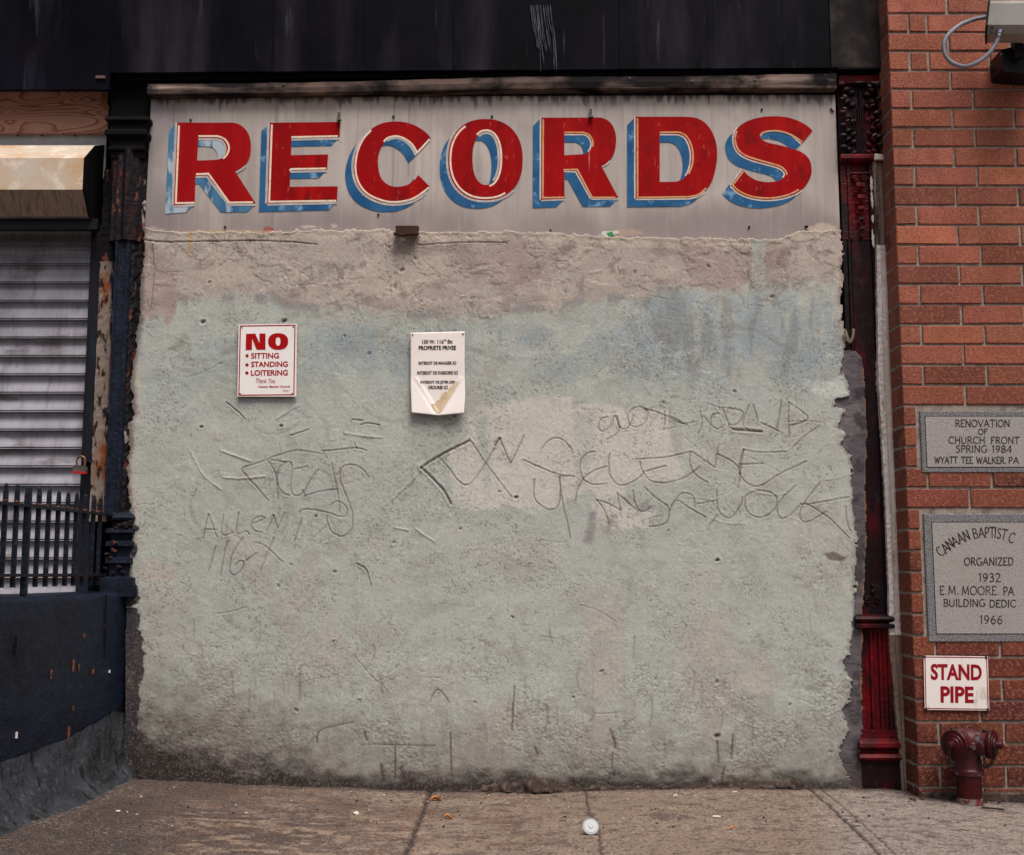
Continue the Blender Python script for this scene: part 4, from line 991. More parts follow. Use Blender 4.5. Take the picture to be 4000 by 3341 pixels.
# ------------------------------------------------------------------ fascia, batten, lintel
FY = -.055
t = thing('black_fascia', 'black panelled shop fascia with pale streaks above the painted sign', 'fascia', P(1900, 270, FY))
seams = [-1450, -1100, -740, -360, -60, 428, 705, 1062, 1420, 1770, 2062, 2420, 2790, 3060, 3245]
for i in range(len(seams) - 1):
    x0, x1 = seams[i], seams[i + 1]
    yb_ = 350 if x1 <= 428 else 284 - (x0 - 428) * .0072
    a = P(x0 + .7, yb_, FY); b = P(x1 - .7, yb_ - (x1 - x0) * .0072 * (x1 > 428), FY)
    mb = MB(); zt = 4.6; oy = random.uniform(-.003, .003)
    xt0 = P(x0 + .7, -300, FY).x; xt1 = P(x1 - .7, -300, FY).x
    mb.add([(a.x, FY + oy, a.z), (b.x, FY + oy, b.z), (b.x, FY + oy, zt), (a.x, FY + oy, zt), (a.x, FY + .03, a.z), (b.x, FY + .03, b.z), (b.x, FY + .03, zt), (a.x, FY + .03, zt)],
           [(0, 1, 2, 3), (4, 7, 6, 5), (0, 4, 5, 1), (3, 2, 6, 7), (0, 3, 7, 4), (1, 5, 6, 2)])
    mb.build('fascia_panel', 'black', t)
a = P(3249, 262, FY); b = P(3434, 262, FY)
mb = MB(); mb.box(a.x, b.x + .02, FY + .004, FY + .04, a.z, 4.6); o = mb.build('worn_panel', 'worn_black', t); o['label'] = 'scuffed grey brown end of the fascia'
mb = MB()                                     # pale run of old paint
for i in range(13):
    x = 2092 + i * 6.4 + random.uniform(-4, 4); y1 = random.uniform(170, 285)
    ribbon(mb, smoothline([(x - 16, 20), (x - 8, 90), (x + random.uniform(-6, 6), 150), (x + 10, y1)], 4), random.uniform(1.5, 4), FY - .0045 - i * 2e-4, True)
MT['streak'] = mat('pale_streak', L(20, 20, 28), [(L(78, 80, 92), 26, .52, .12, (2, 1, .4))], rough=.6, spec=.2)
mb.build('paint_streak', 'streak', t)
# lower dark lip under the fascia
a = P(430, 300, -.03); b = P(3270, 300, -.03)
mb = MB(); mb.prism([(P(450, 312, -.03).x, P(450, 312, -.03).z), (P(3275, 284, -.03).x, P(3275, 284, -.03).z), (P(3275, 262, -.03).x, P(3275, 262, -.03).z + .02), (P(450, 280, -.03).x, P(450, 280, -.03).z + .02)], -.022, .05)
mb.build('lower_lip', 'dull_black', t)

t = MB(); n = 70; vs_ = []
for i in range(n + 1):
    x = 574 + (3269 - 574) * i / n
    yt = float(np.interp(x, [574, 1300, 2000, 2700, 3269], [326, 318, 297, 294, 283])) + random.uniform(-1.5, 1.5); yb_ = float(np.interp(x, [574, 1300, 2000, 2700, 3269], [371, 364, 350, 347, 345])) + random.uniform(-1, 1)
    p = P(x, yt, -.04); q = P(x, yb_, -.04)
    vs_ += [(p.x, -.036, p.z - .004), (p.x, -.03, p.z), (p.x, .02, p.z), (q.x, .02, q.z), (q.x, -.032, q.z), (q.x, -.04, q.z + .005), (q.x, -.044, (p.z + q.z) / 2)]
k7 = 7
t.add(vs_, [(i * k7 + j, i * k7 + (j + 1) % k7, (i + 1) * k7 + (j + 1) % k7, (i + 1) * k7 + j) for i in range(n) for j in range(k7)] + [tuple(range(k7)), tuple(n * k7 + j for j in reversed(range(k7)))])
tb = thing('wooden_batten', 'scorched weathered wooden batten running along the top of the painted sign', 'wood strip', P(1900, 340, -.04))
t.build('batten_board', 'wood', tb)
for x, y in ((2460, 307), (2703, 318), (2950, 314), (1108, 331)):
    c = P(x, y, -.045); mb = MB(); mb.lathe((c.x, -.04, c.z), (0, -1, 0), [(0, .006), (.007, .006), (.009, .003)], 10); mb.build('nail', 'screw', tb)
# dark backing wall added behind everything to stop sky leaking through gaps
mb = MB()
a = P(-400, 100, .3); b = P(3440, 100, .3)
mb.box(-6, 8, .30, .5, -.1, 5.2)
tag(mb.build('added_backing_wall', 'dull_black'), 'black backing wall added behind the shutter and sign to keep sky light out of the gaps', 'building')
mb = MB()
a = P(428, 478, .03); b = P(592, 200, .03)
mb.box(a.x, P(600, 300, .03).x, .03, .29, a.z, 4.5)
tag(mb.build('lintel_post', 'dull_black'), 'black post above the peeling left column beside the sign', 'post')

# ------------------------------------------------------------------ left column
LC0 = P(470, 2310, -.02)
lcol = thing('iron_column', 'narrow navy iron column with rust and peeling paint beside the shutter', 'column', LC0)
def xz(px, py, Y=0): p = P(px, py, Y); return (p.x, p.z)
cy0 = -.03
# shaft with a stepped front (profile in plan swept upwards)
def shaft(name, m, pxb, plan, y_top, y_bot, parent, jit=0.0, seg=40):
    """plan: (pixel x at y_bot row, depth) left to right; the shaft is upright"""
    mb = MB(); n = len(plan); vs = []
    zt = P(pxb, y_top, 0).z; zb = P(pxb, y_bot, 0).z
    for i in range(seg + 1):
        z = zb + (zt - zb) * i / seg
        for (x, y) in plan: vs.append((x + random.uniform(-jit, jit), y + random.uniform(-jit, jit), z))
    mb.add(vs, [(i * n + k, i * n + k + 1, (i + 1) * n + k + 1, (i + 1) * n + k) for i in range(seg) for k in range(n - 1)])
    return mb.build(name, m, parent)
X = lambda px, py=1500, Y=0.0: P(px, py, Y).x
shaft('shaft', 'navy', 470, [(X(428, 1500, .0), .06), (X(430, 1500, .0), .0), (X(436, 1500, .0), -.03), (X(444, 1500), -.03), (X(447, 1500), -.024), (X(478, 1500), -.024), (X(481, 1500), -.032), (X(490, 1500), -.032), (X(498, 1500), -.015)], 935, 2010, lcol, .0006)
shaft('peeling_flank', 'peel_edge', 470, [(X(496, 1500), -.014), (X(500, 1500), -.022), (X(508, 1500), -.016), (X(516, 1500), .004), (X(526, 1500), .0), (X(548, 1500), .03)], 700, 2290, lcol, .004, 110)
shaft('upper_shaft', 'peel', 470, [(X(392, 1500, .0), .08), (X(398, 1500), .0), (X(412, 1500), -.02), (X(428, 1500), -.02), (X(434, 1500), -.032), (X(456, 1500), -.034), (X(470, 1500), -.05), (X(482, 1500), -.05), (X(496, 1500), -.03), (X(514, 1500), -.03), (X(536, 1500), .02)], 590, 945, lcol, .0012, 24)
def mould(name, m, rows, parent, x0, x1, ret=True, seg=1):
    """mouldings: rows of (pixel y, depth, side overhang) swept across from x0 to x1 (world x)"""
    mb = MB(); vs = []; n = len(rows)
    pxm = 2000 + (x0 + x1) / 2 / S
    for (py, y, ov) in rows:
        z = P(pxm, py, 0).z
        vs += [(x0 - ov, .09, z), (x0 - ov, y, z), (x1 + ov, y, z), (x1 + ov, .09, z)]
    mb.add(vs, [(i * 4 + k, i * 4 + 4 + k, i * 4 + 5 + k, i * 4 + 1 + k) for i in range(n - 1) for k in range(3)] + [(0, 1, 2, 3), ((n - 1) * 4 + 3, (n - 1) * 4 + 2, (n - 1) * 4 + 1, (n - 1) * 4)])
    return mb.build(name, m, parent)
xl, xr = X(405, 1500), X(530, 1500)
mould('capital', 'dull_black', [(470, -.055, .03), (484, -.06, .032), (492, -.045, .02), (500, -.04, .012), (516, -.04, .008), (520, -.055, .02), (528, -.064, .028), (542, -.064, .028), (548, -.055, .022), (556, -.042, .010), (580, -.038, .006), (586, -.046, .014), (596, -.046, .014), (602, -.034, .006), (625, -.03, .004)], lcol, xl, xr)
mb = MB(); mb.box(X(398, 1500), X(470, 1500), -.062, -.03, P(430, 540, 0).z, P(430, 526, 0).z, ch=.004, jit=.002); mb.build('capital_ring', 'peel', lcol)
xl2, xr2 = X(445, 2150), X(505, 2150)
mould('base', 'navy', [(2000, -.02, .0), (2012, -.04, .02), (2024, -.05, .03), (2034, -.045, .026), (2040, -.02, .006), (2062, -.02, .006), (2066, -.05, .028), (2082, -.054, .03), (2086, -.03, .012), (2112, -.026, .008), (2116, -.048, .026), (2134, -.05, .028), (2140, -.03, .012), (2176, -.026, .006), (2180, -.048, .024), (2200, -.05, .026), (2206, -.03, .01), (2250, -.03, .01), (2258, -.06, .04), (2330, -.064, .044)], lcol, xl2, xr2)
mb = MB()
for (px_, py_, r_) in ((485, 2050, 16), (500, 2055, 15), (470, 2056, 12), (455, 2062, 10), (508, 2040, 10), (420, 2165, 9), (445, 2150, 10), (430, 2180, 9), (465, 2215, 10), (412, 2220, 8), (450, 2122, 12), (440, 2240, 9), (480, 2235, 8)):
    c = P(px_, py_, -.045); mb.blob((c.x, -.045, c.z), (r_ * S * 1.3, r_ * S * .8, r_ * S * .7), 10, 7, random.uniform(-.5, .5), .12)
mb.build('flaked_ornament', 'peel_edge', lcol)

# rusty white strip and dark guide belong to the shutter
# ------------------------------------------------------------------ roller shutter
shl = P(200, 2330, .18); shl.z = .86
shut = thing('roller_shutter', 'grey steel roll-down shutter with its box hood on the left of the columns', 'shutter', shl)
cyy = .17
lines = [1045 + 71.6 * i for i in range(-4, 19)]
mb = MB(); vs = []; fs = []
xa = -4.2; xb = P(352, 1500, cyy).x
npf = 0
for yl in lines:
    z = P(200, yl, cyy).z; pz = 71.6 * S * 1.03
    for (dz, dy) in ((.0, .004), (-.004, .009), (-.010, .013), (-.020, .014), (-.032, .011), (-.045, .006), (-.058, .0), (-.068, -.004), (-.074, -.006), (-.077, -.004), (-.0776, .008), (-.0808, .008), (-.0814, -.008), (-.0842, -.011), (-.087, -.008), (-.0878, .006)):
        z_ = z + dz * pz / .0925
        vs += [(xa, cyy + dy, z_), (xb, cyy + dy, z_)]; npf += 1
mb.add(vs, [(2 * i, 2 * i + 2, 2 * i + 3, 2 * i + 1) for i in range(npf - 1)])
mb.build('curtain', 'galv', shut)
# hood: a folded sheet box
pf = [(566, .20), (569, .02), (618, -.12), (741, -.12), (846, -.03), (858, .02), (886, .02)]
hx = P(415, 640, .2).x
def hood_part(name, i0, i1, m):
    mb = MB(); vs = []
    for (py, y) in pf[i0:i1 + 1]:
        z = P(330 if y < 0 else 400, py, y).z
        vs += [(-4.2, y, z), (hx, y, z)]
    n = i1 - i0 + 1
    mb.add(vs, [(2 * i, 2 * i + 2, 2 * i + 3, 2 * i + 1) for i in range(n - 1)])
    return mb.build(name, m, shut)
hood_part('hood_top', 0, 2, 'hood'); hood_part('hood_front', 2, 3, 'hood'); hood_part('hood_underside', 3, 4, 'hood_under'); hood_part('hood_lip', 4, 6, 'galv')
mb = MB()
ep = [(P(330 if y < 0 else 400, py, y).z, y) for (py, y) in pf] + [(P(400, 886, .2).z, .2)]
n = len(ep)
mb.add([(hx + .001, y, z) for z, y in ep] + [(hx + .006, y, z) for z, y in ep], [tuple(range(n)), tuple(range(2 * n - 1, n - 1, -1))] + [(i, (i + 1) % n, n + (i + 1) % n, n + i) for i in range(n)])
mb.build('hood_end', 'dull_black', shut)
mb = MB(); a = P(-200, 885, .03); b = P(386, 885, .03)
mb.box(-4.2, b.x, .01, .05, P(300, 900, .03).z, P(300, 858, .03).z); mb.build('bottom_rail', 'mount', shut)
MT['guide'] = mat('navy_guide', L(24, 25, 36), [(L(40, 46, 62), 7, .58, .05, (2, 1, .4)), (L(16, 14, 20), 9, .56, .1, VZ), (L(70, 34, 26), 18, .70, .03, (1, 1, .4))], rough=.6, spec=.2, bump=[(20, .004, VZ)])
xg0, xg1 = X(331, 1500, .12), X(378, 1500, .12)
mb = MB(); mb.box(xg0, xg1, .115, .28, .9, P(350, 880, .12).z, ch=.004); mb.build('guide_rail', 'guide', shut)
shaft('guide_strip', 'peel_white', 400, [(xg1 + .001, .18), (xg1 + .003, .085), (X(397, 1500, .085), .08), (X(424, 1500, .08), .08), (X(429, 1500, .07), .10)], 1005, 2035, shut, .0015, 60)
shaft('guide_strip_upper', 'peel', 400, [(xg1 + .001, .18), (xg1 + .003, .085), (X(397, 1500, .085), .08), (X(424, 1500, .08), .08), (X(429, 1500, .07), .10)], 640, 1004, shut, .0015, 30)
# hasp for the padlock
a = P(326, 1788, .09); mb = MB(); mb.box(a.x, P(372, 1788, .09).x, .085, .118, P(330, 1808, .09).z, P(330, 1796, .09).z); mb.box(a.x, a.x + .03, .07, .09, P(330, 1806, .09).z, P(330, 1797, .09).z)
mb.build('hasp', 'dark_iron', shut)

t = thing('padlock', 'steel padlock with a red base band hanging from the shutter guide', 'padlock', P(311, 1850, .06))
py_ = .05
mb = MB(); k = [(287, 1840), (290, 1819), (296, 1817), (337, 1824), (339, 1832), (338, 1845)]
mb.prism([xz(x, y, py_) for x, y in k], py_ - .012, py_ + .014); mb.build('body', 'lock_body', t)
mb = MB(); mb.prism([xz(x, y, py_) for x, y in [(286, 1849), (287, 1840), (338, 1845), (339, 1847), (337, 1853)]], py_ - .013, py_ + .015); mb.build('base_band', 'lock_red', t)
mb = MB(); mb.tube([P(x, y, py_ + .004) for x, y in smoothline([(300, 1820), (300, 1800), (305, 1788), (315, 1783), (326, 1785), (332, 1795), (331, 1822)], 4)], .0052, 8); mb.build('shackle', 'brass', t, True)

# plywood and flashing above the hood
mb = MB(); p0 = P(-300, 522, .12); p1 = P(427, 350, .12)
mb.box(-4.3, P(424, 450, .12).x, .115, .14, p0.z, p1.z + .02)
tag(mb.build('plywood_board', 'plywood'), 'reddish plywood board with swirling grain above the shutter hood', 'board')
mb = MB(); a = P(398, 415, .10); b = P(427, 366, .10); mb.box(a.x, b.x, .08, .114, a.z, b.z, ch=.003)
MT['pine'] = mat('pine_offcut', L(142, 98, 72), [(L(110, 70, 50), 20, .55, .1, VZ)], rough=.8)
tag(mb.build('wood_block', 'pine'), 'small pine offcut nailed to the corner of the plywood', 'wood block')
t = thing('metal_flashing', 'pale grey metal flashing between the plywood and the shutter hood', 'flashing', P(250, 640, .19))
mb = MB(); a = P(0, 700, .15); b = P(418, 520, .15); mb.box(-4.3, b.x, .145, .16, a.z, b.z); mb.build('flashing_sheet', 'flashing', t)
for x, y in ((70, 529), (294, 531), (165, 530)):
    c = P(x, y, .145); mb = MB(); mb.lathe((c.x, .146, c.z), (0, -1, 0), [(0, .006), (.004, .006), (.006, .003)], 10); mb.build('screw', 'rust_screw', t)
mb = MB(); a = P(384, 318, -.03); b = P(420, 308, -.03); mb.box(a.x, b.x, -.07, -.02, a.z, b.z)
MT['slip'] = mat('pale_wood_slip', L(96, 76, 70), rough=.8)
tag(mb.build('wood_sliver', 'slip'), 'thin pale wood sliver under the black fascia above the plywood', 'wood sliver')

# ------------------------------------------------------------------ low wall, skirt, railing
wface = lambda y: -1.893 + .15 * y
WTOP = ZC - .103
lwall = thing('low_wall', 'rough navy painted low wall running out from the building at the left', 'wall', (wface(-.5), -.5, .05))
nyy, nzz = 150, 80
vy_ = np.linspace(.10, -2.6, nyy); vz_ = np.concatenate([np.linspace(-.05, WTOP - .03, nzz - 6), WTOP - .03 + .03 * np.sin(np.linspace(.2, 1, 6) * math.pi / 2)])
AY, AZ = np.meshgrid(vy_, vz_)
bulge = (fbm(AY * 6, AZ * 6, 5, 121) - .5) * .016 + (fbm(AY * 30, AZ * 30, 3, 122) - .5) * .005
AX = -1.893 + .15 * AY + bulge
rr_ = np.clip((AZ - (WTOP - .03)) / .03, 0, 1); AX -= (1 - np.sqrt(np.clip(1 - rr_ ** 2, 0, 1))) * .03
mb = MB(); n0 = nyy
vs = [(AX[j, i], AY[j, i], AZ[j, i]) for j in range(nzz) for i in range(nyy)]
fs = [(j * n0 + i, (j + 1) * n0 + i, (j + 1) * n0 + i + 1, j * n0 + i + 1) for j in range(nzz - 1) for i in range(nyy - 1)]
b0 = len(vs)
tzn = fbm(vy_ * 12, vy_ * 0, 4, 123)
for i in range(nyy): vs.append((AX[-1, i] - .13, AY[-1, i], WTOP + .004 * tzn[i])); vs.append((AX[-1, i] - .26, AY[-1, i], WTOP)); vs.append((AX[-1, i] - .26, AY[-1, i], -.05))
for i in range(nyy - 1):
    fs.append(((nzz - 1) * n0 + i, b0 + 3 * i, b0 + 3 * i + 3, (nzz - 1) * n0 + i + 1))
    for k in (0, 1): fs.append((b0 + 3 * i + k, b0 + 3 * i + k + 1, b0 + 3 * i + k + 4, b0 + 3 * i + k + 3))
e0 = nyy - 1
fs.append(tuple(j * n0 + e0 for j in range(nzz)) + (b0 + 3 * e0, b0 + 3 * e0 + 1, b0 + 3 * e0 + 2))
mb.add(vs, fs); mb.build('wall_body', 'navy_wall', lwall, True)
def on_wall(px, py):
    lo, hi = -2.5, .1
    for _ in range(50):
        m_ = (lo + hi) / 2
        if P(px, py, m_).x > wface(m_): lo = m_
        else: hi = m_
    return P(px, py, m_)
for nm_, m_k, lst in (('rust_streak', 'rust_chip', ((455, 565, 60, 6), (490, 575, 34, 5), (315, 618, 46, 6), (425, 1040, 150, 5), (525, 375, 20, 4), (580, 600, 24, 3), (455, 830, 24, 3))), ('pale_chip', 'white_chip', ((98, 1000, 30, 2), (682, 600, 16, 2))), ('dark_run', 'mount', ((660, 210, 150, 4), (655, 420, 160, 4), (750, 330, 60, 4), (97, 440, 90, 16)))):
    mb = MB()
    for (x_, y_, l_, w_) in lst:
        q_ = on_wall(x_ * .622, 2250 + y_ * .622); hh = l_ * .622 * S * .55; ww = w_ * .622 * S * .85; n_ = 6
        pl = [(q_.y + ww * random.uniform(.3, .6) * (1 if i < n_ else -1), q_.z + hh * (1 - 2 * (i if i < n_ else 2 * n_ - 1 - i) / (n_ - 1))) for i in range(2 * n_)]
        vv = [(wface(y0_) + .0085, y0_, z0_) for y0_, z0_ in pl] + [(wface(y0_) - .004, y0_, z0_) for y0_, z0_ in pl]; k_ = 2 * n_
        mb.add(vv, [tuple(range(k_))] + [(i, (i + 1) % k_, k_ + (i + 1) % k_, k_ + i) for i in range(k_)])
    mb.build(nm_, m_k, lwall)
# the grey cement skirt at its foot
ny_, npr = 120, 22
mb = MB(); vs = []
for i in range(ny_):
    y = .02 - 2.3 * i / (ny_ - 1)
    hgt = float(np.interp(-y, [0, .1, .3, .6, .95, 1.4, 2.4], [.31, .325, .30, .265, .235, .20, .18])) * (1 + .16 * (float(fbm(np.array([y * 6.]), np.array([1.]), 4, 131)[0]) - .5))
    wid = float(np.interp(-y, [0, .2, .6, 1.2, 2.4], [.075, .11, .17, .20, .22]))
    for k in range(npr):
        q = k / (npr - 1); th = q * math.pi / 2
        cx = wface(y) + .006 + wid * (1 - math.cos(th)) ; cz = gz(wface(y)) - .008 + hgt * (1 - math.sin(th))
        nzv = (float(fbm(np.array([y * 9.]), np.array([q * 4.]), 4, 132)[0]) - .5) * .045 * math.sin(math.pi * min(q * 1.05, 1)) 
        cx += nzv; cz += nzv * .5
        vs.append((cx + .006 * math.sin(math.pi * q), y, cz))
mb.add(vs, [(i * npr + k, i * npr + k + 1, (i + 1) * npr + k + 1, (i + 1) * npr + k) for i in range(ny_ - 1) for k in range(npr - 1)])
mb.build('cement_skirt', 'skirt', lwall, True)['label'] = 'blue grey cement skirt flaring onto the pavement'

rline = lambda y: -1.972 + .085 * y
def on_rail(px, py=2100):
    lo, hi = -3.0, .2
    for _ in range(50):
        m_ = (lo + hi) / 2
        if P(px, py, m_).x > rline(m_): lo = m_
        else: hi = m_
    return m_
rail = thing('iron_railing', 'navy iron spike railing with rusty joints on top of the low wall', 'railing', (rline(-.5), -.5, WTOP))
pys = [on_rail(x) for x in (59, 103, 146, 185, 223, 260, 294, 328, 361, 388)]
stepy = (pys[0] - pys[5]) / 5
pys = [pys[0] + stepy * k for k in range(8, 0, -1)] + pys
z_t, z_b = ZC + .272, ZC - .018
def bar(mb, x, y, z0, z1, h, tip=0.0, ang=.08):
    c, s_ = math.cos(ang), math.sin(ang)
    cs = [(-h, -h), (h, -h), (h, h), (-h, h)]
    vs = []
    for z, k in ((z0, 1), (z1 - tip, 1), (z1 - tip * .25, .75), (z1, .25)):
        vs += [(x + (a * c - b * s_) * k, y + (a * s_ + b * c) * k, z) for a, b in cs]
    mb.add(vs, [(i * 4 + k, i * 4 + (k + 1) % 4, i * 4 + 4 + (k + 1) % 4, i * 4 + 4 + k) for i in range(3) for k in range(4)] + [(3, 2, 1, 0), (12, 13, 14, 15)])
for i, y in enumerate(pys):
    post = (i == 9 or i == 3); x = rline(y)
    mb = MB(); bar(mb, x, y, WTOP if post else z_b - .05, ZC + .362 + random.uniform(-.006, .006), .0125 if post else .0088, .04)
    o = mb.build('post' if post else 'picket', 'iron', rail)
    for zz in (z_t + .012, z_b - .012):
        mb = MB(); mb.blob((x, y, zz), (.0115, .0115, .008), 8, 5, 0, .2); r_ = mb.build('rust_patch', 'rust', o)
ya, yb_ = -2.1, -.03
for name, z, dy in (('top_rail', z_t, 0.03), ('bottom_rail', z_b, -.06)):
    mb = MB(); pts = [(rline(y), y, z) for y in np.linspace(ya, yb_ + dy, 24)]; vs = []
    for (x, y, zz) in pts:
        for (a, b) in ((-.016, -.006), (.016, -.006), (.016, .006), (-.016, .006)): vs.append((x + a * .9, y, zz + b + random.uniform(-.001, .001)))
    n = len(pts)
    mb.add(vs, [(i * 4 + k, i * 4 + (k + 1) % 4, i * 4 + 4 + (k + 1) % 4, i * 4 + 4 + k) for i in range(n - 1) for k in range(4)] + [(0, 1, 2, 3), (4 * n - 1, 4 * n - 2, 4 * n - 3, 4 * n - 4)])
    mb.build(name, 'iron', rail)

# ------------------------------------------------------------------ right column
RX0, RX1 = X(3282, 600, .0), X(3432, 300, .0)
rw = RX1 - RX0
rcol = thing('ornate_column', 'crimson and black ornate iron column with leaf capital between plaster and brick', 'column', (RX0 + rw / 2, 0, gz(RX0)))
cf = .008
PR = lambda f: RX0 + rw * f
zr = lambda py: P(3350, py, 0).z
def shaftr(name, m, plan, y_top, y_bot, jit=.0006, seg=60):
    mb = MB(); n = len(plan); vs = []; zt, zb = zr(y_top), zr(y_bot)
    for i in range(seg + 1):
        z = zb + (zt - zb) * i / seg
        for (x, y) in plan: vs.append((PR(x), y + random.uniform(-jit, jit), z))
    mb.add(vs, [(i * n + k, i * n + k + 1, (i + 1) * n + k + 1, (i + 1) * n + k) for i in range(seg) for k in range(n - 1)])
    return mb.build(name, m, rcol)
shaftr('shaft', 'crimson_dark', [(0, .09), (0, .012), (.10, .012), (.12, .002), (.17, .002), (.19, .012), (.22, .02), (.68, .02), (.71, .010), (.75, .004), (.79, .010), (.82, .006), (.86, .012), (.93, .02), (1, .03)], 935, 2420)
shaftr('shaft_face', 'crimson', [(.0, .09), (0, .01), (.14, .01), (.16, .002), (.22, .002), (.25, .018), (.66, .018), (.69, .002), (.75, .002), (.78, .008), (.86, .012)], 640, 934)
def mouldr(name, m, rows): return mould(name, m, [(py, y, ov) for py, y, ov in rows], rcol, RX0, PR(.98 if rows[0][0] < 1000 else .78))
mouldr('top_cap', 'dull_black', [(258, -.045, .006), (268, -.05, .01), (286, -.05, .01), (292, -.02, .0), (300, .0, .0)])
shaftr('capital_core', 'crimson_dark', [(0, .09), (.0, .02), (.15, .0), (.5, -.008), (.85, .0), (.98, .02)], 292, 620)
mouldr('capital_band', 'crimson', [(300, -.02, .0), (308, -.024, .0), (330, -.018, .0), (336, -.008, -.002), (338, .005, -.004)])
mb = MB()                                     # acanthus leaves: curled lobes fanning from the centre
rl = random.Random(4)
for row, (y0, sgns) in enumerate(((350, 1), (400, 1), (455, 1), (505, 1), (545, 1), (585, 1))):
    for sgn in (-1, 1):
        for k in range(3):
            f = .5 + sgn * (.18 + .13 * k); yy = y0 + (2 - k) * 14 - 8 + rl.uniform(-6, 6)
            mb.blob((PR(f), -.012 - .012 * (k == 2), zr(yy)), (.021, .013, .013), 14, 8, sgn * (-.5 + .2 * k) + rl.uniform(-.25, .25), .05)
for sgn in (-1, 1):
    for k in range(4):
        mb.tube([(PR(.5 + sgn * .03 * (k + .5)), -.008, zr(600)), (PR(.5 + sgn * (.05 + .035 * k)), -.016, zr(520)), (PR(.5 + sgn * (.06 + .09 * k)), -.018, zr(420 + k * 20))], .0045, 7)
mb.tube([(PR(.5), -.01, zr(604)), (PR(.5), -.018, zr(500)), (PR(.5), -.02, zr(360))], .006, 8)
mb.blob((PR(.5), -.026, zr(336)), (.045, .022, .013), 16, 8, 0, .05)
mb.build('capital_leaves', 'crimson_dark', rcol, True)
mb = MB()
for f, yy, r_ in ((.82, 333, 10), (.93, 332, 12), (.72, 345, 8), (.78, 420, 9), (.85, 448, 10), (.80, 535, 11), (.9, 540, 9), (.88, 480, 8), (.12, 385, 8), (.1, 432, 8), (.16, 480, 7)):
    mb.blob((PR(f), -.032, zr(yy)), (r_ * S, .006, r_ * S * .45), 10, 6, rl.uniform(-.5, .5), .2)
mb.build('bare_metal_flake', 'flake_grey', rcol)
mouldr('bead', 'crimson', [(602, -.008, .0), (608, -.022, .002), (616, -.03, .004), (626, -.03, .004), (634, -.02, .002), (640, .0, .0)])
mb = MB(); mb.box(PR(.78), PR(1.0), -.033, -.02, zr(634), zr(610), ch=.004, jit=.003); mb.build('bead_chip', 'flake_white', rcol)
mb = MB()                                     # volutes and the drop of husks on the panel
for sgn in (-1, 1):
    pts = []
    for i in range(22):
        a = i * .42; r_ = .020 * (1 - i / 26)
        pts.append((PR(.455) + sgn * (.024 + r_ * math.cos(a) * .9), cf - .008, zr(698) + r_ * math.sin(a) * .8))
    mb.tube(pts, .0045, 7)
mb.tube([(PR(.22), cf - .006, zr(677)), (PR(.72), cf - .006, zr(677))], .006, 7)
for i, y0 in enumerate((730, 775, 818, 858, 895)):
    k = 1 - i * .13
    for j in range(-2, 3):
        mb.tube([(PR(.455), cf - .004, zr(y0 + 18 * k)), (PR(.455) + j * .0085 * k, cf - .016, zr(y0)), (PR(.455) + j * .009 * k, cf - .012, zr(y0 - 16 * k))], 0, 8, [.004 * k, .0075 * k, .004 * k])
    for sgn in (-1, 1): mb.blob((PR(.455) + sgn * .022 * k, cf - .004, zr(y0 + 21 * k)), (.014 * k, .008, .006 * k), 10, 6, sgn * .3)
mb.blob((PR(.455), cf - .006, zr(925)), (.007, .008, .014), 10, 8)
mb.build('husk_ornament', 'crimson', rcol, True)
mb = MB()                                     # scrolls low on the shaft
for sgn in (-1, 1):
    pts = [(PR(.42) + sgn * (.026 + .02 * (1 - i / 26) * math.cos(i * .42 + 1)), .012, zr(2345) + .018 * (1 - i / 26) * math.sin(i * .42 + 1)) for i in range(22)]
    mb.tube(pts, .0042, 7)
for y0, r_ in ((2288, .009), (2312, .012)): mb.blob((PR(.42), .014, zr(y0)), (r_, .008, r_), 10, 7)
mb.build('scroll_ornament', 'crimson_dark', rcol, True)
mouldr('ring', 'crimson_dark', [(2400, .0, .0), (2408, -.02, .008), (2418, -.028, .014), (2428, -.02, .008), (2434, -.012, .004), (2442, -.03, .012), (2452, -.03, .012), (2458, .0, .0)])
fl = []
for i in range(4):
    c = .12 + i * .2
    fl += [(c - .03, .0), (c + .02, .0), (c + .045, .012), (c + .10, .016), (c + .15, .012)]
shaftr('fluted_base', 'crimson', [(0, .09), (.0, .004)] + fl + [(.92, .0), (.97, .004), (1.0, .03)], 2458, 2858)
shaftr('plain_base', 'crimson', [(0, .09), (0, -.004), (.98, -.004), (1.0, .03)], 2850, 2890, seg=8)
mouldr('base_mouldings', 'crimson', [(2884, -.006, .0), (2892, -.02, .010), (2902, -.034, .016), (2916, -.036, .018), (2924, -.02, .010), (2932, -.006, .002), (2938, -.006, .002), (2944, -.03, .014), (2956, -.04, .020), (2966, -.034, .016), (2972, -.012, .004)])
shaftr('plinth', 'crimson_dark', [(0, .09), (0, -.012), (.84, -.012), (.86, .03)], 2970, 3120, seg=20)

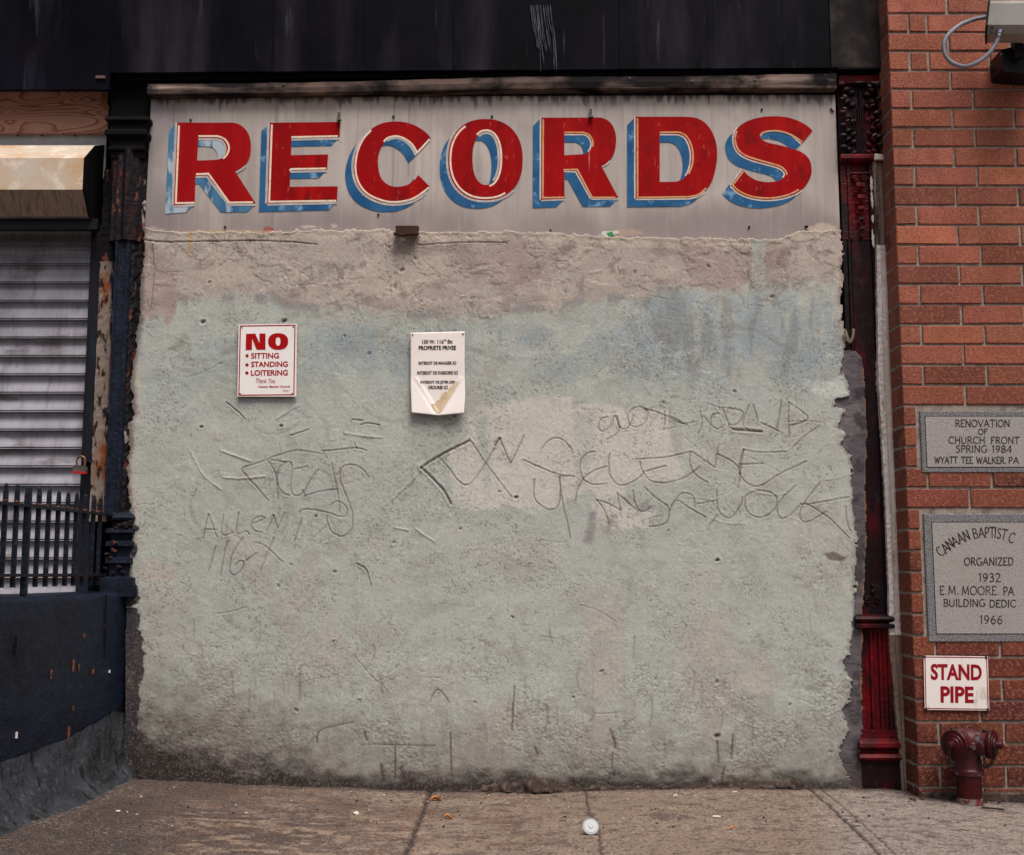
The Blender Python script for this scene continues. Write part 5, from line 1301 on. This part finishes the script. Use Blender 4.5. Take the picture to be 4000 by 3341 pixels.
# flaking white timber strip between the column and the brick
mb = MB(); vs = []; seg = 130
tw = thing('timber_strip', 'flaking white and grey timber strip beside the brick corner', 'timber strip', (X(3440, 1500), 0, gz(2)))
XW0, XW1 = PR(.90), PR(.985)
for nm, y0_, y1_, m_ in (('bare_timber', 620, 960, 'flake_grey'), ('painted_timber', 960, 2480, 'flake_white'), ('rotten_timber', 2480, 3090, 'flake_grey')):
    mb = MB(); vs = []; sg = int((y1_ - y0_) / 12)
    for i in range(sg + 1):
        z = zr(y1_) + (zr(y0_) - zr(y1_)) * i / sg
        py_ = y1_ + (y0_ - y1_) * i / sg
        e0 = float(np.interp(py_, [620, 900, 1200, 1500, 2000, 2300, 2520, 2700, 2900, 3090], [.74, .76, .72, .68, .735, .735, .70, .76, .82, .86]))
        j_ = lambda: random.uniform(-.0018, .0018)
        for (x, y) in ((PR(e0) + random.uniform(-.002, .002), .03), (PR(e0) + .004 + j_(), -.016 + j_()), (PR(e0) + (XW1 - PR(e0)) * .45, -.020 + j_()), (PR(e0) + (XW1 - PR(e0)) * .55 + j_(), -.008 + j_() * .5), (XW1 - .008, -.014 + j_()), (XW1 + .05, .004 + j_())): vs.append((x, y, z))
    mb.add(vs, [(i * 6 + k, i * 6 + k + 1, i * 6 + k + 7, i * 6 + k + 6) for i in range(sg) for k in range(5)])
    mb.build(nm, m_, tw)
mb = MB()
for i in range(4):
    y = 705 + i * 72 + random.uniform(-22, 22); f = .715 + random.uniform(-.015, .015)
    mb.blob((PR(f), -.002, zr(y)), (.006, .004, random.uniform(.012, .045)), 10, 12, random.uniform(-.1, .1), .4)
mb.build('paint_flake', 'white_chip', tw)
# curled flap of plaster at the column
mb = MB(); mb.tube([P(x, y, -.03) for x, y in smoothline([(3300, 1290), (3310, 1320), (3318, 1338), (3330, 1320), (3334, 1285)], 4)], .008, 8)
tag(mb.build('plaster_curl', 'flake_grey'), 'loose curl of torn plaster hanging at the right edge over the red column', 'plaster scrap')

# ------------------------------------------------------------------ brick pier
BY = -.185
z0l = P(3480, 127, BY).z; z36 = P(3590, 2992, BY).z
CH = (z0l - z36) / 36
XC = (P(3481, 350, BY).x + P(3531, 1607, BY).x + P(3562, 2419, BY).x) / 3
pier = thing('brick_wall', 'red brown brick wall corner of the church at the right', 'wall', (XC + .5, BY, gz(2.3)))
mb = MB(); BL_ = P(3716, 300, BY).x - P(3476, 300, BY).x      # brick pitch along the wall
HB = .103; J = .0125
plq = [(19, 22), (24, 30)]
pxp = [P(3591, 1720, BY).x, P(3612, 2250, BY).x]
rb = random.Random(21)
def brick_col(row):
    k = min(max((row - 12) / 20, 0), 1)  # lower courses darker: grime, plus shade towards the foot painted in
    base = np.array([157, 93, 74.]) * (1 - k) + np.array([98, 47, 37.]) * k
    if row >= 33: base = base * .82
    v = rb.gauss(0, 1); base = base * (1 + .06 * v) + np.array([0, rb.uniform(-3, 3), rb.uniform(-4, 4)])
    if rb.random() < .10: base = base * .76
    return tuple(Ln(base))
for row in range(-7, 39):
    zt = z0l - row * CH; zb = zt - CH
    A = (row % 2 == 0) if row < 19 else (row % 2 == 1)
    x = XC; first = True
    cuts = None
    for pi, (r0, r1) in enumerate(plq):
        if r0 <= row < r1: cuts = pxp[pi]
    lens = []
    while x < 5.4:
        w_ = BL_ - J
        if first and not A: w_ = HB - J * .5
        if row in (-1, 1) and not first and len(lens) == 1: w_ = HB * .78
        first = False
        xe = x + w_
        if cuts is not None:
            if x > cuts - .03:
                x = cuts + 1.05 + J; cuts = None; continue
            xe = min(xe, cuts - J) if (cuts - J - x) < BL_ * .8 else xe
            if xe > cuts: xe = cuts - J
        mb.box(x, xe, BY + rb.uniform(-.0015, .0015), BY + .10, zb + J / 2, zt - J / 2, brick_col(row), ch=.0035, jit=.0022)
        lens.append(xe); x = xe + J
    # bricks of the return: their long sides and ends
    segs = [(BY + .104, .02)] if not A else [(BY + .098, BY + .098), ]
    yA = BY + .095
    cs = [(BY + .101, .06)] if A else [(BY + .101, .06)]
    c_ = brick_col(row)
    xs_ = XC
    mid_ = BY + (.075 if A else .2)
    parts_ = [(BY + .003, BY + .078), (BY + .078 + J * .7, .05)] if A else [(BY + .003, .05)]
    for (ya_, yb2) in parts_:
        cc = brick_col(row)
        x0_, x1_, zz0, zz1 = xs_ - .0006, xs_ + .05, zb + J / 2, zt - J / 2
        jit = lambda: rb.uniform(-.001, .001)
        e = .003
        v = [(x0_ + jit() * .3, ya_ + e, zz0 + e), (x0_, yb2 - e, zz0 + e), (x0_, yb2 - e, zz1 - e), (x0_ + jit() * .3, ya_ + e, zz1 - e),
             (x0_ + e, ya_, zz0), (x0_ + e, yb2, zz0), (x0_ + e, yb2, zz1), (x0_ + e, ya_, zz1), (x1_, ya_ + .004, zz0), (x1_, yb2, zz0), (x1_, yb2, zz1), (x1_, ya_ + .004, zz1)]
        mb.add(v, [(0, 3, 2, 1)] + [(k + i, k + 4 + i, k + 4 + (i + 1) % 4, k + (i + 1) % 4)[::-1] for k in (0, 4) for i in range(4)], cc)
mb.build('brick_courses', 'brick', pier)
mb = MB(); mb.box(XC + .0012, 5.4, BY + .0085, .28, -.1, 5.0); mb.build('mortar_joints', 'mortar', pier)
mb = MB(); zc_ = z0l - 37 * CH
mb.box(XC + .004, 5.4, BY - .012, BY + .0055, -.1, gz(2.3) + .045, ch=.01); mb.build('foot_course', 'ledge', pier)

# ------------------------------------------------------------------ granite plaques
def plaque(label, slab, inset, textf):
    y_ = BY - .004
    t = thing('stone_plaque', label, 'plaque', P((slab[0][0] + 4050) / 2, slab[3][1], y_))
    a = P(*slab[0], y_); b = P(*slab[3], y_)
    x0 = P(slab[0][0], slab[0][1], y_).x; x0b = P(slab[3][0], slab[3][1], y_).x
    x0 = (x0 + x0b) / 2
    mb = MB(); mb.box(x0, x0 + 1.05, y_, BY + .05, b.z, a.z, ch=.003); mb.build('slab', 'granite_dark', t)
    i0 = P(*inset[0], y_); i1 = P(*inset[3], y_); xi = (i0.x + i1.x) / 2
    mb = MB(); mb.box(xi, x0 + 1.05 - (xi - x0), y_ - .0015, y_ - .0005, i1.z, i0.z); mb.build('polished_face', 'granite', t)
    mb = MB()
    for (p, q) in (((xi - .0035, i1.z - .0035), (xi, i0.z + .0035)), ((xi, i0.z), (x0 + 1.05 - (xi - x0), i0.z + .0035)), ((xi, i1.z - .0035), (x0 + 1.05 - (xi - x0), i1.z))):
        mb.box(p[0], q[0], y_ - .0012, y_ - .0002, p[1], q[1])
    mb.build('incised_line', 'engrave', t)
    mb = MB(); textf(mb, y_ - .0024); mb.build('lettering', 'engrave', t)
k5 = 450 / 1679
k6 = 450 / 1385
def tx1(mb, Y):
    for body, x0, x1, yb_, h in (('RENOVATION', 680, 1470, 325, 98), ('OF', 1015, 1145, 437, 78), ('CHURCH', 582, 1108, 570, 98), ('FRONT', 1198, 1610, 570, 94), ('SPRING', 692, 1138, 697, 98), ('1984', 1215, 1502, 700, 98), ('WYATT', 378, 708, 858, 94), ('TEE', 768, 932, 858, 92), ('WALKER.', 988, 1424, 862, 94), ('PA', 1458, 1600, 862, 92)):
        carve(mb, body, 3550 + x0 * k5, 3550 + x1 * k5, 1580 + yb_ * k5, h * k5, Y, 3.4 if 'R' in body or h < 80 else 3.5)
def tx2(mb, Y):
    for body, x0, x1, yb_, h in (('ORGANIZED', 668, 1256, 702, 88), ('1932', 842, 1104, 900, 98), ('E.M.', 372, 600, 1052, 98), ('MOORE.', 638, 1090, 1056, 98), ('PA', 1138, 1262, 1060, 96), ('BUILDING', 420, 918, 1198, 84), ('DEDIC', 972, 1290, 1206, 84), ('1966', 858, 1126, 1408, 100)):
        carve(mb, body, 3550 + x0 * k6, 3550 + x1 * k6, 1980 + yb_ * k6, h * k6, Y, 3.3 if 'MOORE' in body or 'E.M' in body else 3.8)
    for ch, cx_, cy_, rot in (('C', 378, 535, -42), ('A', 440, 497, -40), ('N', 492, 447, -36), ('A', 552, 415, -30), ('A', 622, 378, -26), ('N', 692, 345, -22), ('B', 797, 320, -13), ('A', 873, 310, -7), ('P', 940, 308, -3), ('T', 1003, 305, 0), ('I', 1042, 310, 4), ('S', 1087, 320, 8), ('T', 1148, 330, 12), ('C', 1240, 372, 18)):
        w_ = GL[ch][0]; c, s_ = math.cos(math.radians(rot)), math.sin(math.radians(rot)); hh = 118 * k6; ww = 84 * k6
        px0, py0 = 3550 + cx_ * k6, 1980 + cy_ * k6
        glyph(mb, ch, lambda a, b: (px0 + (a - w_ / 2) * ww * c - (.5 - b) * hh * s_, py0 + (a - w_ / 2) * ww * s_ + (.5 - b) * hh * c), 3.9, Y)
plaque('upper grey granite plaque with engraved RENOVATION OF CHURCH FRONT lettering in the brick', [(3594, 1606), 0, 0, (3603, 1846)], [(3615, 1628), 0, 0, (3622, 1824)], tx1)
plaque('lower larger granite plaque engraved CANAAN BAPTIST ORGANIZED 1932 in the brick', [(3611, 2008), 0, 0, (3625, 2508)], [(3645, 2042), 0, 0, (3655, 2475)], tx2)

# ------------------------------------------------------------------ NO sitting sign
NY = -.034
kz = 500 / 1949
zN = lambda x, y: (800 + x * kz, 1200 + y * kz)
t = thing('no_loitering_sign', 'white sign with red border and red NO SITTING STANDING LOITERING text on the plaster', 'sign', P(*zN(945, 1360), NY))
def plate(pts, y, th, m, parent, name='plate'):
    mb = MB(); n = len(pts); f3 = [P(x, yy, y) for x, yy in pts]
    mb.add([tuple(v) for v in f3] + [(v.x, y + th, v.z) for v in f3], [tuple(reversed(range(n))), tuple(range(n, 2 * n))] + [(i, (i + 1) % n, n + (i + 1) % n, n + i) for i in range(n)])
    return mb.build(name, m, parent)
plate([zN(516, 266), zN(1400, 252), zN(1392, 1362), zN(496, 1362)], NY, .006, 'sign_white', t)
def frame(outer, wpx, Y, m, parent):
    """four-sided painted border"""
    cx = sum(p[0] for p in outer) / 4; cy = sum(p[1] for p in outer) / 4
    inn = [(x + math.copysign(wpx, cx - x), y + math.copysign(wpx, cy - y)) for x, y in outer]
    mb = MB(); mb.add([P(*p, Y) for p in outer] + [P(*p, Y) for p in inn], [(i, i + 4, (i + 1) % 4 + 4, (i + 1) % 4) for i in range(4)])
    return mb.build('border', m, parent)
frame([zN(533, 281), zN(1382, 268), zN(1364, 1342), zN(511, 1350)], 4.2, NY - .0008, 'sign_red', t)
mb = MB()
q = lambda pts: [zN(*p) for p in pts]
flat(mb, [q([(628, 408), (768, 404), (832, 550), (832, 402), (925, 402), (922, 650), (790, 650), (720, 480), (718, 652), (622, 655)])], NY - .0010)
flat(mb, [q(ell(1117, 524, 153, 127, 0, 360, 48, 2.3)[:-1]), q(ell(1116, 523, 36, 66, 0, 360, 32, 2.4)[:-1])], NY - .0010)
for body, x0, x1, y0, y1, cx_, cy_ in (('SITTING', 706, 1130, 695, 785, 644, 742), ('STANDING', 704, 1264, 825, 914, 642, 880), ('LOITERING', 702, 1264, 955, 1046, 641, 1003)):
    a = zN(x0, y0 + 4); b = zN(x1, y1); fit_text(mb, body, (a[0], a[1], b[0], b[1]), NY - .0010, bold=.028, rise=.006)
    flat(mb, [q(ell(cx_, cy_, 25, 25, 0, 360, 20, 2)[:-1])], NY - .0010)
a = zN(778, 1088); b = zN(1092, 1160); fit_text(mb, 'Thank You', (a[0], a[1], b[0] - 4, b[1]), NY - .0010, bold=.004, shear=.35, rise=.006)
a = zN(812, 1196); b = zN(1300, 1236); fit_text(mb, 'Canaan Baptist Church', (a[0], a[1], b[0], b[1]), NY - .0010, bold=.028, rise=.005)
a = zN(1186, 1252); b = zN(1296, 1288); fit_text(mb, 'Owner', (a[0], a[1], b[0] - 3, b[1]), NY - .0010, bold=.0, shear=.35, rise=.005)
mb.build('lettering', 'sign_red', t)
def screw(x, y, Y, r, m, parent, name='screw'):
    c = P(x, y, Y); mb = MB(); mb.lathe((c.x, Y + .001, c.z), (0, -1, 0), [(0, r), (.003, r), (.0045, r * .5)], 12); return mb.build(name, m, parent)
for p in ((567, 314), (1349, 303), (541, 1320), (1332, 1315)): screw(*zN(*p), NY, .0035, 'screw', t)

# ------------------------------------------------------------------ paper notice
kz2 = 500 / 1595
zP = lambda x, y: (1500 + x * kz2, 1200 + y * kz2)
t = thing('paper_notice', 'white paper notice in French pinned to the plaster with a buckled stained bottom', 'notice', P(*zP(670, 1350), -.03))
NYP = -.032
nu, nv = 41, 61
def paper_pt(u, v):
    """u across, v down; the sheet buckles out to both sides of the bottom pin"""
    xl_ = 330 + 12 * sstep(.6, 1, np.array(v)) ; xr_ = 1005 - 8 * sstep(.75, 1, np.array(v))
    if v > .55: xr_ = xr_ + 6 * math.sin(min((v - .55) / .45, 1) * math.pi)
    x = float(xl_) + u * float(xr_ - xl_)
    yb2 = 1318 + 34 * (1 - abs(u - .52) / .52)
    y = (320 - 17 * u) + v * (yb2 - (320 - 17 * u))
    # the fold: a V from the pin upwards
    vtop = .58 + .06 * (u > .52)
    k = max(0, (v - .56) / .44)
    dist = abs(u - .52) - (1 - v) / .44 * .42      # >0 outside the V
    out = k * .017 * max(0, min(1, (dist + .05) / .16)) * (1.25 if u > .52 else 1)
    ridge = .004 * math.exp(-(dist / .03) ** 2) * (k > 0) 
    return zP(x, y), NYP - out - ridge
vs = []
for j in range(nv):
    for i in range(nu):
        p, Y = paper_pt(i / (nu - 1), j / (nv - 1)); vs.append(tuple(P(*p, Y)))
mb = MB(); mb.add(vs, [(j * nu + i, (j + 1) * nu + i, (j + 1) * nu + i + 1, j * nu + i + 1) for j in range(nv - 1) for i in range(nu - 1)])
ps = mb.build('sheet', 'paper', t, True)
so_ = ps.modifiers.new('thickness', 'SOLIDIFY'); so_.thickness = .0006; so_.offset = -1
mb = MB(); nS_ = []
st_pts = [(585, 1210), (640, 1200), (662, 1165), (700, 1150), (712, 1090), (760, 1052), (800, 1060), (806, 1010), (850, 985), (880, 935), (945, 922), (905, 985), (850, 1080), (800, 1160), (740, 1260), (690, 1320), (668, 1318), (610, 1265)]
lp = [zP(*p) for p in st_pts]
def paper_Y(px, py):
    x = (px - 1500) / kz2; y = (py - 1200) / kz2
    u = (x - 335) / 668; v = (y - 312) / 1030
    return paper_pt(min(max(u, 0), 1), min(max(v, 0), 1))[1]
mb = MB()
for body, x0, x1, y0, y1, bd in (('130 W. 116', 474, 742, 404, 456, .03), ('th', 744, 776, 392, 424, .02), ('St:', 790, 856, 402, 452, .03), ('PROPRIETE PRIVEE', 432, 898, 480, 534, .034), ('INTERDIT DE MANGER ICI', 432, 900, 676, 717, .034), ("INTERDIT DE S'ASSOIRE ICI", 414, 920, 795, 840, .034), ('INTERDIT DE JETER DES', 454, 884, 916, 961, .034), ('ORDURES ICI', 548, 793, 977, 1021, .034)):
    a = zP(x0, y0); b = zP(x1, y1); fit_text(mb, body, (a[0], a[1] + 1, b[0], b[1] + 1), NYP - .0014, bold=bd, rise=.006)
def on_sheet(v):
    a_, b_ = proj(v[0], v[1], v[2]); return tuple(P(a_, b_, paper_Y(a_, b_) - .0013))
mb.v = [on_sheet(v) for v in mb.v]
mb.build('lettering', 'ink', t)
mb = MB()
fv = []; 
tri = tessellate_polygon([[Vector((x, -y, 0)) for x, y in lp]])
vs = [P(x, y, paper_Y(x, y) - .0012) for x, y in lp]
mb.add(vs, [(a, b, c) if (vs[b] - vs[a]).cross(vs[c] - vs[a]).y < 0 else (a, c, b) for a, b, c in tri]); 
import bmesh
stn = mb.build('brown_stain', 'paper_stain', t)
bm_ = bmesh.new(); bm_.from_mesh(stn.data); bmesh.ops.subdivide_edges(bm_, edges=bm_.edges[:], cuts=4, use_grid_fill=True)
for v_ in bm_.verts:
    wv = v_.co + ORG[t.name]; pxx, pyy = proj(wv.x, wv.y, wv.z); Yq = paper_Y(pxx, pyy) - .0014; nw = P(pxx, pyy, Yq) - ORG[t.name]; v_.co = nw
bm_.to_mesh(stn.data); bm_.free()
for p in ((358, 344), (985, 336), (680, 1330)): screw(*zP(*p), NYP - .001, .004, 'rust_screw', t, 'tack')

# ------------------------------------------------------------------ STAND PIPE sign
kz3 = 450 / 1178
zS = lambda x, y: (3550 + x * kz3, 2530 + y * kz3)
PYs = BY - .010
t = thing('stand_pipe_sign', 'stained white metal plate with red STAND PIPE lettering on the brick', 'sign', P(*zS(490, 640), PYs))
plate([zS(152, 82), zS(808, 90), zS(824, 644), zS(164, 636)], PYs, .004, 'plate_white', t)
frame([zS(162, 92), zS(800, 99), zS(816, 635), zS(172, 627)], 3.4, PYs - .0008, 'plate_red', t)
mb = MB()
for body, x0, y0, x1, y1 in (('STAND', 226, 164, 748, 330), ('PIPE', 326, 394, 666, 562)):
    a = zS(x0, y0); b = zS(x1, y1); fit_text(mb, body, (a[0], a[1] + .5, b[0], b[1] + .5), PYs - .0010, bold=.034, rise=-.012, lean=-.012)
mb.build('lettering', 'plate_red', t)
for p in ((162, 95), (791, 101), (177, 627), (808, 631)): screw(*zS(*p), PYs - .001, .006, 'rust_screw', t)

# ------------------------------------------------------------------ standpipe
fy = -.285
bc = P(3778, 2900, fy); hx_, hz_ = bc.x, bc.z
gzp = gz(hx_) - .012
sp_ = thing('standpipe', 'stubby red two headed standpipe connection with chained caps under its sign', 'standpipe', (hx_, fy, gzp))
rp = .055
mb = MB(); mb.lathe((hx_, fy, gzp + .035), (0, 0, 1), [(0, rp), (hz_ - gzp - .17, rp)], 32); mb.build('pipe', 'pipe_red', sp_, True)
mb = MB(); mb.lathe((hx_, fy, gzp - .02), (0, 0, 1), [(0, rp + .004), (.03, rp + .003), (.06, rp + .0012)], 32)
mb.build('pipe_foot', 'pipe_base', sp_, True)
mb = MB(); zk = hz_ - .145
mb.lathe((hx_, fy, zk), (0, 0, 1), [(0, rp + .002), (.002, rp + .010), (.022, rp + .012), (.03, rp + .004), (.07, rp + .000), (.10, .060), (.15, .072), (.18, .066), (.202, .046), (.208, .02)], 32); mb.build('tee_body', 'pipe_chip', sp_, True)
for sgn, lab in ((-1, 'left'), (1, 'right')):
    ax = Vector((sgn * math.sin(math.radians(50)), -math.cos(math.radians(50)), 0))
    b0_ = Vector((hx_, fy, hz_))
    mb = MB(); mb.lathe(b0_, ax, [(0, .056), (.05, .054), (.075, .054), (.077, .062), (.098, .062), (.10, .05)], 30)
    br = mb.build('branch', 'pipe_chip', sp_, True)
    mb = MB(); mb.lathe(b0_ + ax * .100, ax, [(0, .048), (.003, .063), (.016, .066), (.0205, .063), (.0215, .047), (.0255, .044), (.0265, .034), (.0315, .031), (.034, .020), (.046, .018), (.056, .016), (.061, .010)], 30)
    cp = mb.build('cap', 'pipe_red', sp_, True)
    mb = MB()
    for a_ in (70, -50, 190):
        pv = ax.cross(Vector((0, 0, 1))).normalized(); ra = math.radians(a_)
        dr = pv * math.cos(ra) + Vector((0, 0, 1)) * math.sin(ra)
        c_ = b0_ + ax * .088 + dr * .060; mb.lathe(c_, dr, [(0, .009), (.014, .009), (.016, .006)], 8)
    mb.build('lug', 'dark_iron', cp)
mb = MB(); mb.lathe((hx_ - .004, fy - .064, hz_ - .01), (0, -1, .1), [(0, .022), (.012, .021), (.015, .016)], 6); mb.build('front_boss', 'pipe_chip', sp_)
def chain(pts, parent):
    mb = MB(); pts = [Vector(p) for p in pts]
    for i in range(len(pts) - 1):
        a, b = pts[i], pts[i + 1]; d = (b - a); c = (a + b) / 2; l_ = d.length * .72; d.normalize()
        n1_ = d.cross(Vector((0, 1, 0))); n1_.normalize()
        if i % 2: n1_ = d.cross(n1_).normalized()
        ring = [c + d * (l_ * math.cos(2 * math.pi * k / 10)) + n1_ * (.0065 * math.sin(2 * math.pi * k / 10)) for k in range(11)]
        mb.tube(ring, .0024, 6)
    return mb.build('chain', 'dark_iron', parent)
sag = smoothline([(3884, 2915), (3886, 2945), (3876, 2975), (3858, 2998), (3838, 2992), (3826, 2960)], 4)
chain([P(x, y, -.40 + .07 * (i / len(sag))) for i, (x, y) in enumerate(sag)], sp_)
sag = smoothline([(3712, 2915), (3706, 2945), (3712, 2975), (3730, 2985)], 4)
chain([P(x, y, -.385 + .03 * (i / len(sag))) for i, (x, y) in enumerate(sag)], sp_)

# ------------------------------------------------------------------ camera housing with conduit
t = thing('security_light_housing', 'pale metal box housing on a black bracket with a grey conduit loop on the brick', 'light fixture', P(3960, 200, BY))
hy = -.42
def hp(px, py, Y): return tuple(P(px, py, Y))
A0 = [(3866, 30), (3851, 132), (3900, 141), (3970, 152), (4080, 176)]
mb = MB()
sec = [(-.13, 0), (-.13, .0)]
# a long box tilted a little, running away to the right
p0 = P(3856, 132, hy); ax = (P(4060, 172, hy) - p0).normalized(); ax = (ax + Vector((0, -.42, 0))).normalized(); up_ = (P(3868, 20, hy) - p0).normalized()
dv_ = (Vector((0, 1, 0)) - ax * ax.y).normalized(); Lg = .36; Ht = .17; Dp = .15; R_ = .03
loop = [(R_, 0), (Ht - R_, 0), (Ht, R_), (Ht, Dp - R_), (Ht - R_, Dp), (R_, Dp), (0, Dp - R_), (0, R_)]
vs = []
for s_ in (0, Lg):
    for (u_, d_) in loop: q_ = p0 + ax * s_ + up_ * u_ + dv_ * (d_ - .03); vs.append(tuple(q_))
n = len(loop)
mb.add(vs, [(i, (i + 1) % n, n + (i + 1) % n, n + i)[::-1] for i in range(n)] + [tuple(range(n)), tuple(range(2 * n - 1, n - 1, -1))]); mb.build('box', 'housing', t)
mb = MB(); vs = []
for s_ in (-.010, -.002):
    for (u_, d_) in loop:
        u2 = (u_ - Ht / 2) * 1.08 + Ht / 2; d2 = (d_ - Dp / 2) * 1.08 + Dp / 2
        vs.append(tuple(p0 + ax * s_ + up_ * u2 + dv_ * (d2 - .03)))
mb.add(vs, [(i, (i + 1) % n, n + (i + 1) % n, n + i)[::-1] for i in range(n)] + [tuple(range(n)), tuple(range(2 * n - 1, n - 1, -1))]); mb.build('front_gasket', 'mount', t)
for (x, y) in ((3874, 108), (3870, 127)):
    c = P(x, y, hy - .026); mb = MB(); mb.lathe((c.x, hy - .0285, c.z), (0, -1, 0), [(0, .008), (.003, .008), (.0032, .002)], 14); mb.build('screw_hole', 'mount', t)
c = P(3906, 122, hy - .03); dn_ = (P(3899, 150, hy - .03) - c).normalized()
mb = MB(); mb.lathe(c - dn_ * .006, dn_, [(0, .010), (.004, .016), (.020, .016), (.022, .013), (.036, .013), (.038, .010)], 18); mb.build('conduit_connector', 'steel', t, True)
cp_ = smoothline([(3905, 132), (3901, 144), (3889, 172), (3867, 204), (3839, 230), (3807, 249), (3775, 259), (3743, 256), (3713, 241), (3694, 217), (3687, 189), (3689, 161), (3704, 136), (3728, 114), (3753, 96), (3777, 86), (3812, 74), (3860, 66)], 14)
npt = len(cp_)
mb = MB(); mb.tube([P(x, y, hy - .03 + (.13 * sstep(.55, 1, np.array(i / npt)))) for i, (x, y) in enumerate(cp_)], 0, 12, [.0098 + (.0011 if i % 2 else -.0006) for i in range(npt)])
mb.build('conduit', 'conduit', t)
mb = MB()
mb.prism([xz(x, y, -.30) for x, y in [(3903, 204), (3938, 196), (3966, 184), (4060, 176), (4060, 300), (3960, 294), (3915, 290), (3907, 280)]], -.33, BY - .002); mb.build('bracket', 'mount', t)
mb = MB(); a = P(3950, 200, -.3); mb.box(P(3955, 150, -.36).x, P(3990, 150, -.36).x, -.38, -.34, P(3970, 230, -.36).z, P(3970, 140, -.36).z); mb.build('bracket_arm', 'mount', t)
c = P(3912, 211, -.335); mb = MB(); mb.lathe((c.x, -.331, c.z), (0, -1, 0), [(0, .007), (.004, .006), (.006, .003)], 10); mb.build('bracket_bolt', 'steel', t)

# ------------------------------------------------------------------ litter
c = G(2309, 3262); lidr = .0335
t = thing('cup_lid', 'round white plastic cup lid standing tilted on the pavement', 'cup lid', tuple(c))
ax = Vector((0, -.86, .5)).normalized()
up2 = Vector((0, .5, .86))
ctr = c + up2 * (lidr * 1.02)
mb = MB(); mb.lathe(ctr, ax, [(-.006, lidr * .97), (.0, lidr), (.003, lidr * .99), (.004, lidr * .93), (.001, lidr * .88), (.001, lidr * .80), (.0035, lidr * .76), (.0035, lidr * .30), (.006, lidr * .24), (.006, .001)], 40); mb.build('lid_disc', 'lid', t, True)
def leaf(px, py, sz, rot, lab):
    g = G(px, py); mb = MB(); n = 9; vs = []
    for i in range(n):
        q = i / (n - 1); w_ = math.sin(math.pi * min(q * .95 + .03, 1)) ** .7 * .45
        for sgn in (-1, 0, 1):
            x = (q - .5) * sz; y = sgn * w_ * sz * .6; z = .004 + abs(sgn) * w_ * sz * .55 + .006 * math.sin(q * 5)
            vs.append((g.x + x * math.cos(rot) - y * math.sin(rot), g.y + x * math.sin(rot) + y * math.cos(rot), g.z + z))
    mb.add(vs, [(i * 3 + k, i * 3 + k + 1, i * 3 + k + 4, i * 3 + k + 3) for i in range(n - 1) for k in range(2)])
    tag(mb.build('dry_leaf', 'leaf', None, True), lab, 'leaf', 'dry leaves on the pavement')
leaf(1705, 3130, .056, .25, 'curled orange dry leaf beside the pavement joint close to the wall')
leaf(1752, 3200, .042, .1, 'small orange dry leaf near the bottom edge right of the joint')
g = G(2800, 3196); t = thing('cigarette_butt', 'white cigarette end lying on the pavement in front of the wall', 'cigarette', tuple(g), 'cigarette ends on the pavement')
d_ = Vector((.95, -.3, 0)).normalized(); mb = MB(); mb.tube([g + Vector((0, 0, .006)) - d_ * .016, g + Vector((0, 0, .006)) + d_ * .016], .0042, 10); mb.build('paper_tube', 'butt', t)
g = G(2860, 3236); t = thing('cigarette_butt', 'orange cork cigarette filter near the bottom of the pavement', 'cigarette', tuple(g), 'cigarette ends on the pavement')
d_ = Vector((.35, 1, 0)).normalized(); mb = MB(); mb.tube([g + Vector((0, 0, .006)) - d_ * .03, g + Vector((0, 0, .006)) + d_ * .012], .0045, 10); mb.build('cork', 'filter', t)
g0 = G(3834, 3160); g1 = G(3880, 3166); g2 = G(3922, 3168)
mb = MB(); mb.tube([g0 + Vector((0, 0, .006)), g1 + Vector((0, 0, .008)), g2 + Vector((0, 0, .006))], .004, 7)
tag(mb.build('twig', 'twig'), 'dark twig lying on the pavement below the standpipe', 'twig')
def scraps(name, m, spots, lab):
    mb = MB()
    for (px, py, s_) in spots:
        g = G(px, py); n = random.randint(4, 6); a0 = random.uniform(0, 6); vs = []
        for k in range(n):
            a = a0 + 2 * math.pi * k / n; r_ = s_ * random.uniform(.6, 1.2)
            vs.append((g.x + r_ * math.cos(a), g.y + r_ * 1.2 * math.sin(a), g.z + .004 + random.uniform(0, s_ * .7)))
        b_ = [(x, y, z - .004) for x, y, z in vs]
        mb.add(vs + b_, [tuple(range(n)), tuple(range(2 * n - 1, n - 1, -1))] + [(i, n + i, n + (i + 1) % n, (i + 1) % n) for i in range(n)])
    o = mb.build(name, m); o['kind'] = 'stuff'; o['label'] = lab; o['category'] = 'litter'
rs = random.Random(8)
sp1 = [(rs.uniform(430, 1500), rs.uniform(3075, 3235), rs.uniform(.002, .006)) for _ in range(18)] + [(rs.uniform(1500, 3900), 3092 + abs(rs.gauss(0, 30)) + 12, rs.uniform(.002, .005)) for _ in range(14)] + [(1390, 3183, .012), (463, 3175, .012), (2640, 3115, .014), (2870, 3098, .014)]
scraps('pale_scraps', 'scrap', sp1, 'tiny pale scraps and flakes scattered on the pavement')
sp2 = [(rs.uniform(430, 3950), rs.uniform(3085, 3240), rs.uniform(.002, .006)) for _ in range(50)] + [(rs.uniform(3500, 3950), rs.gauss(3128, 10), rs.uniform(.004, .012)) for _ in range(20)]
scraps('dark_grit', 'twig', sp2, 'dark grit and crumbs scattered on the pavement')
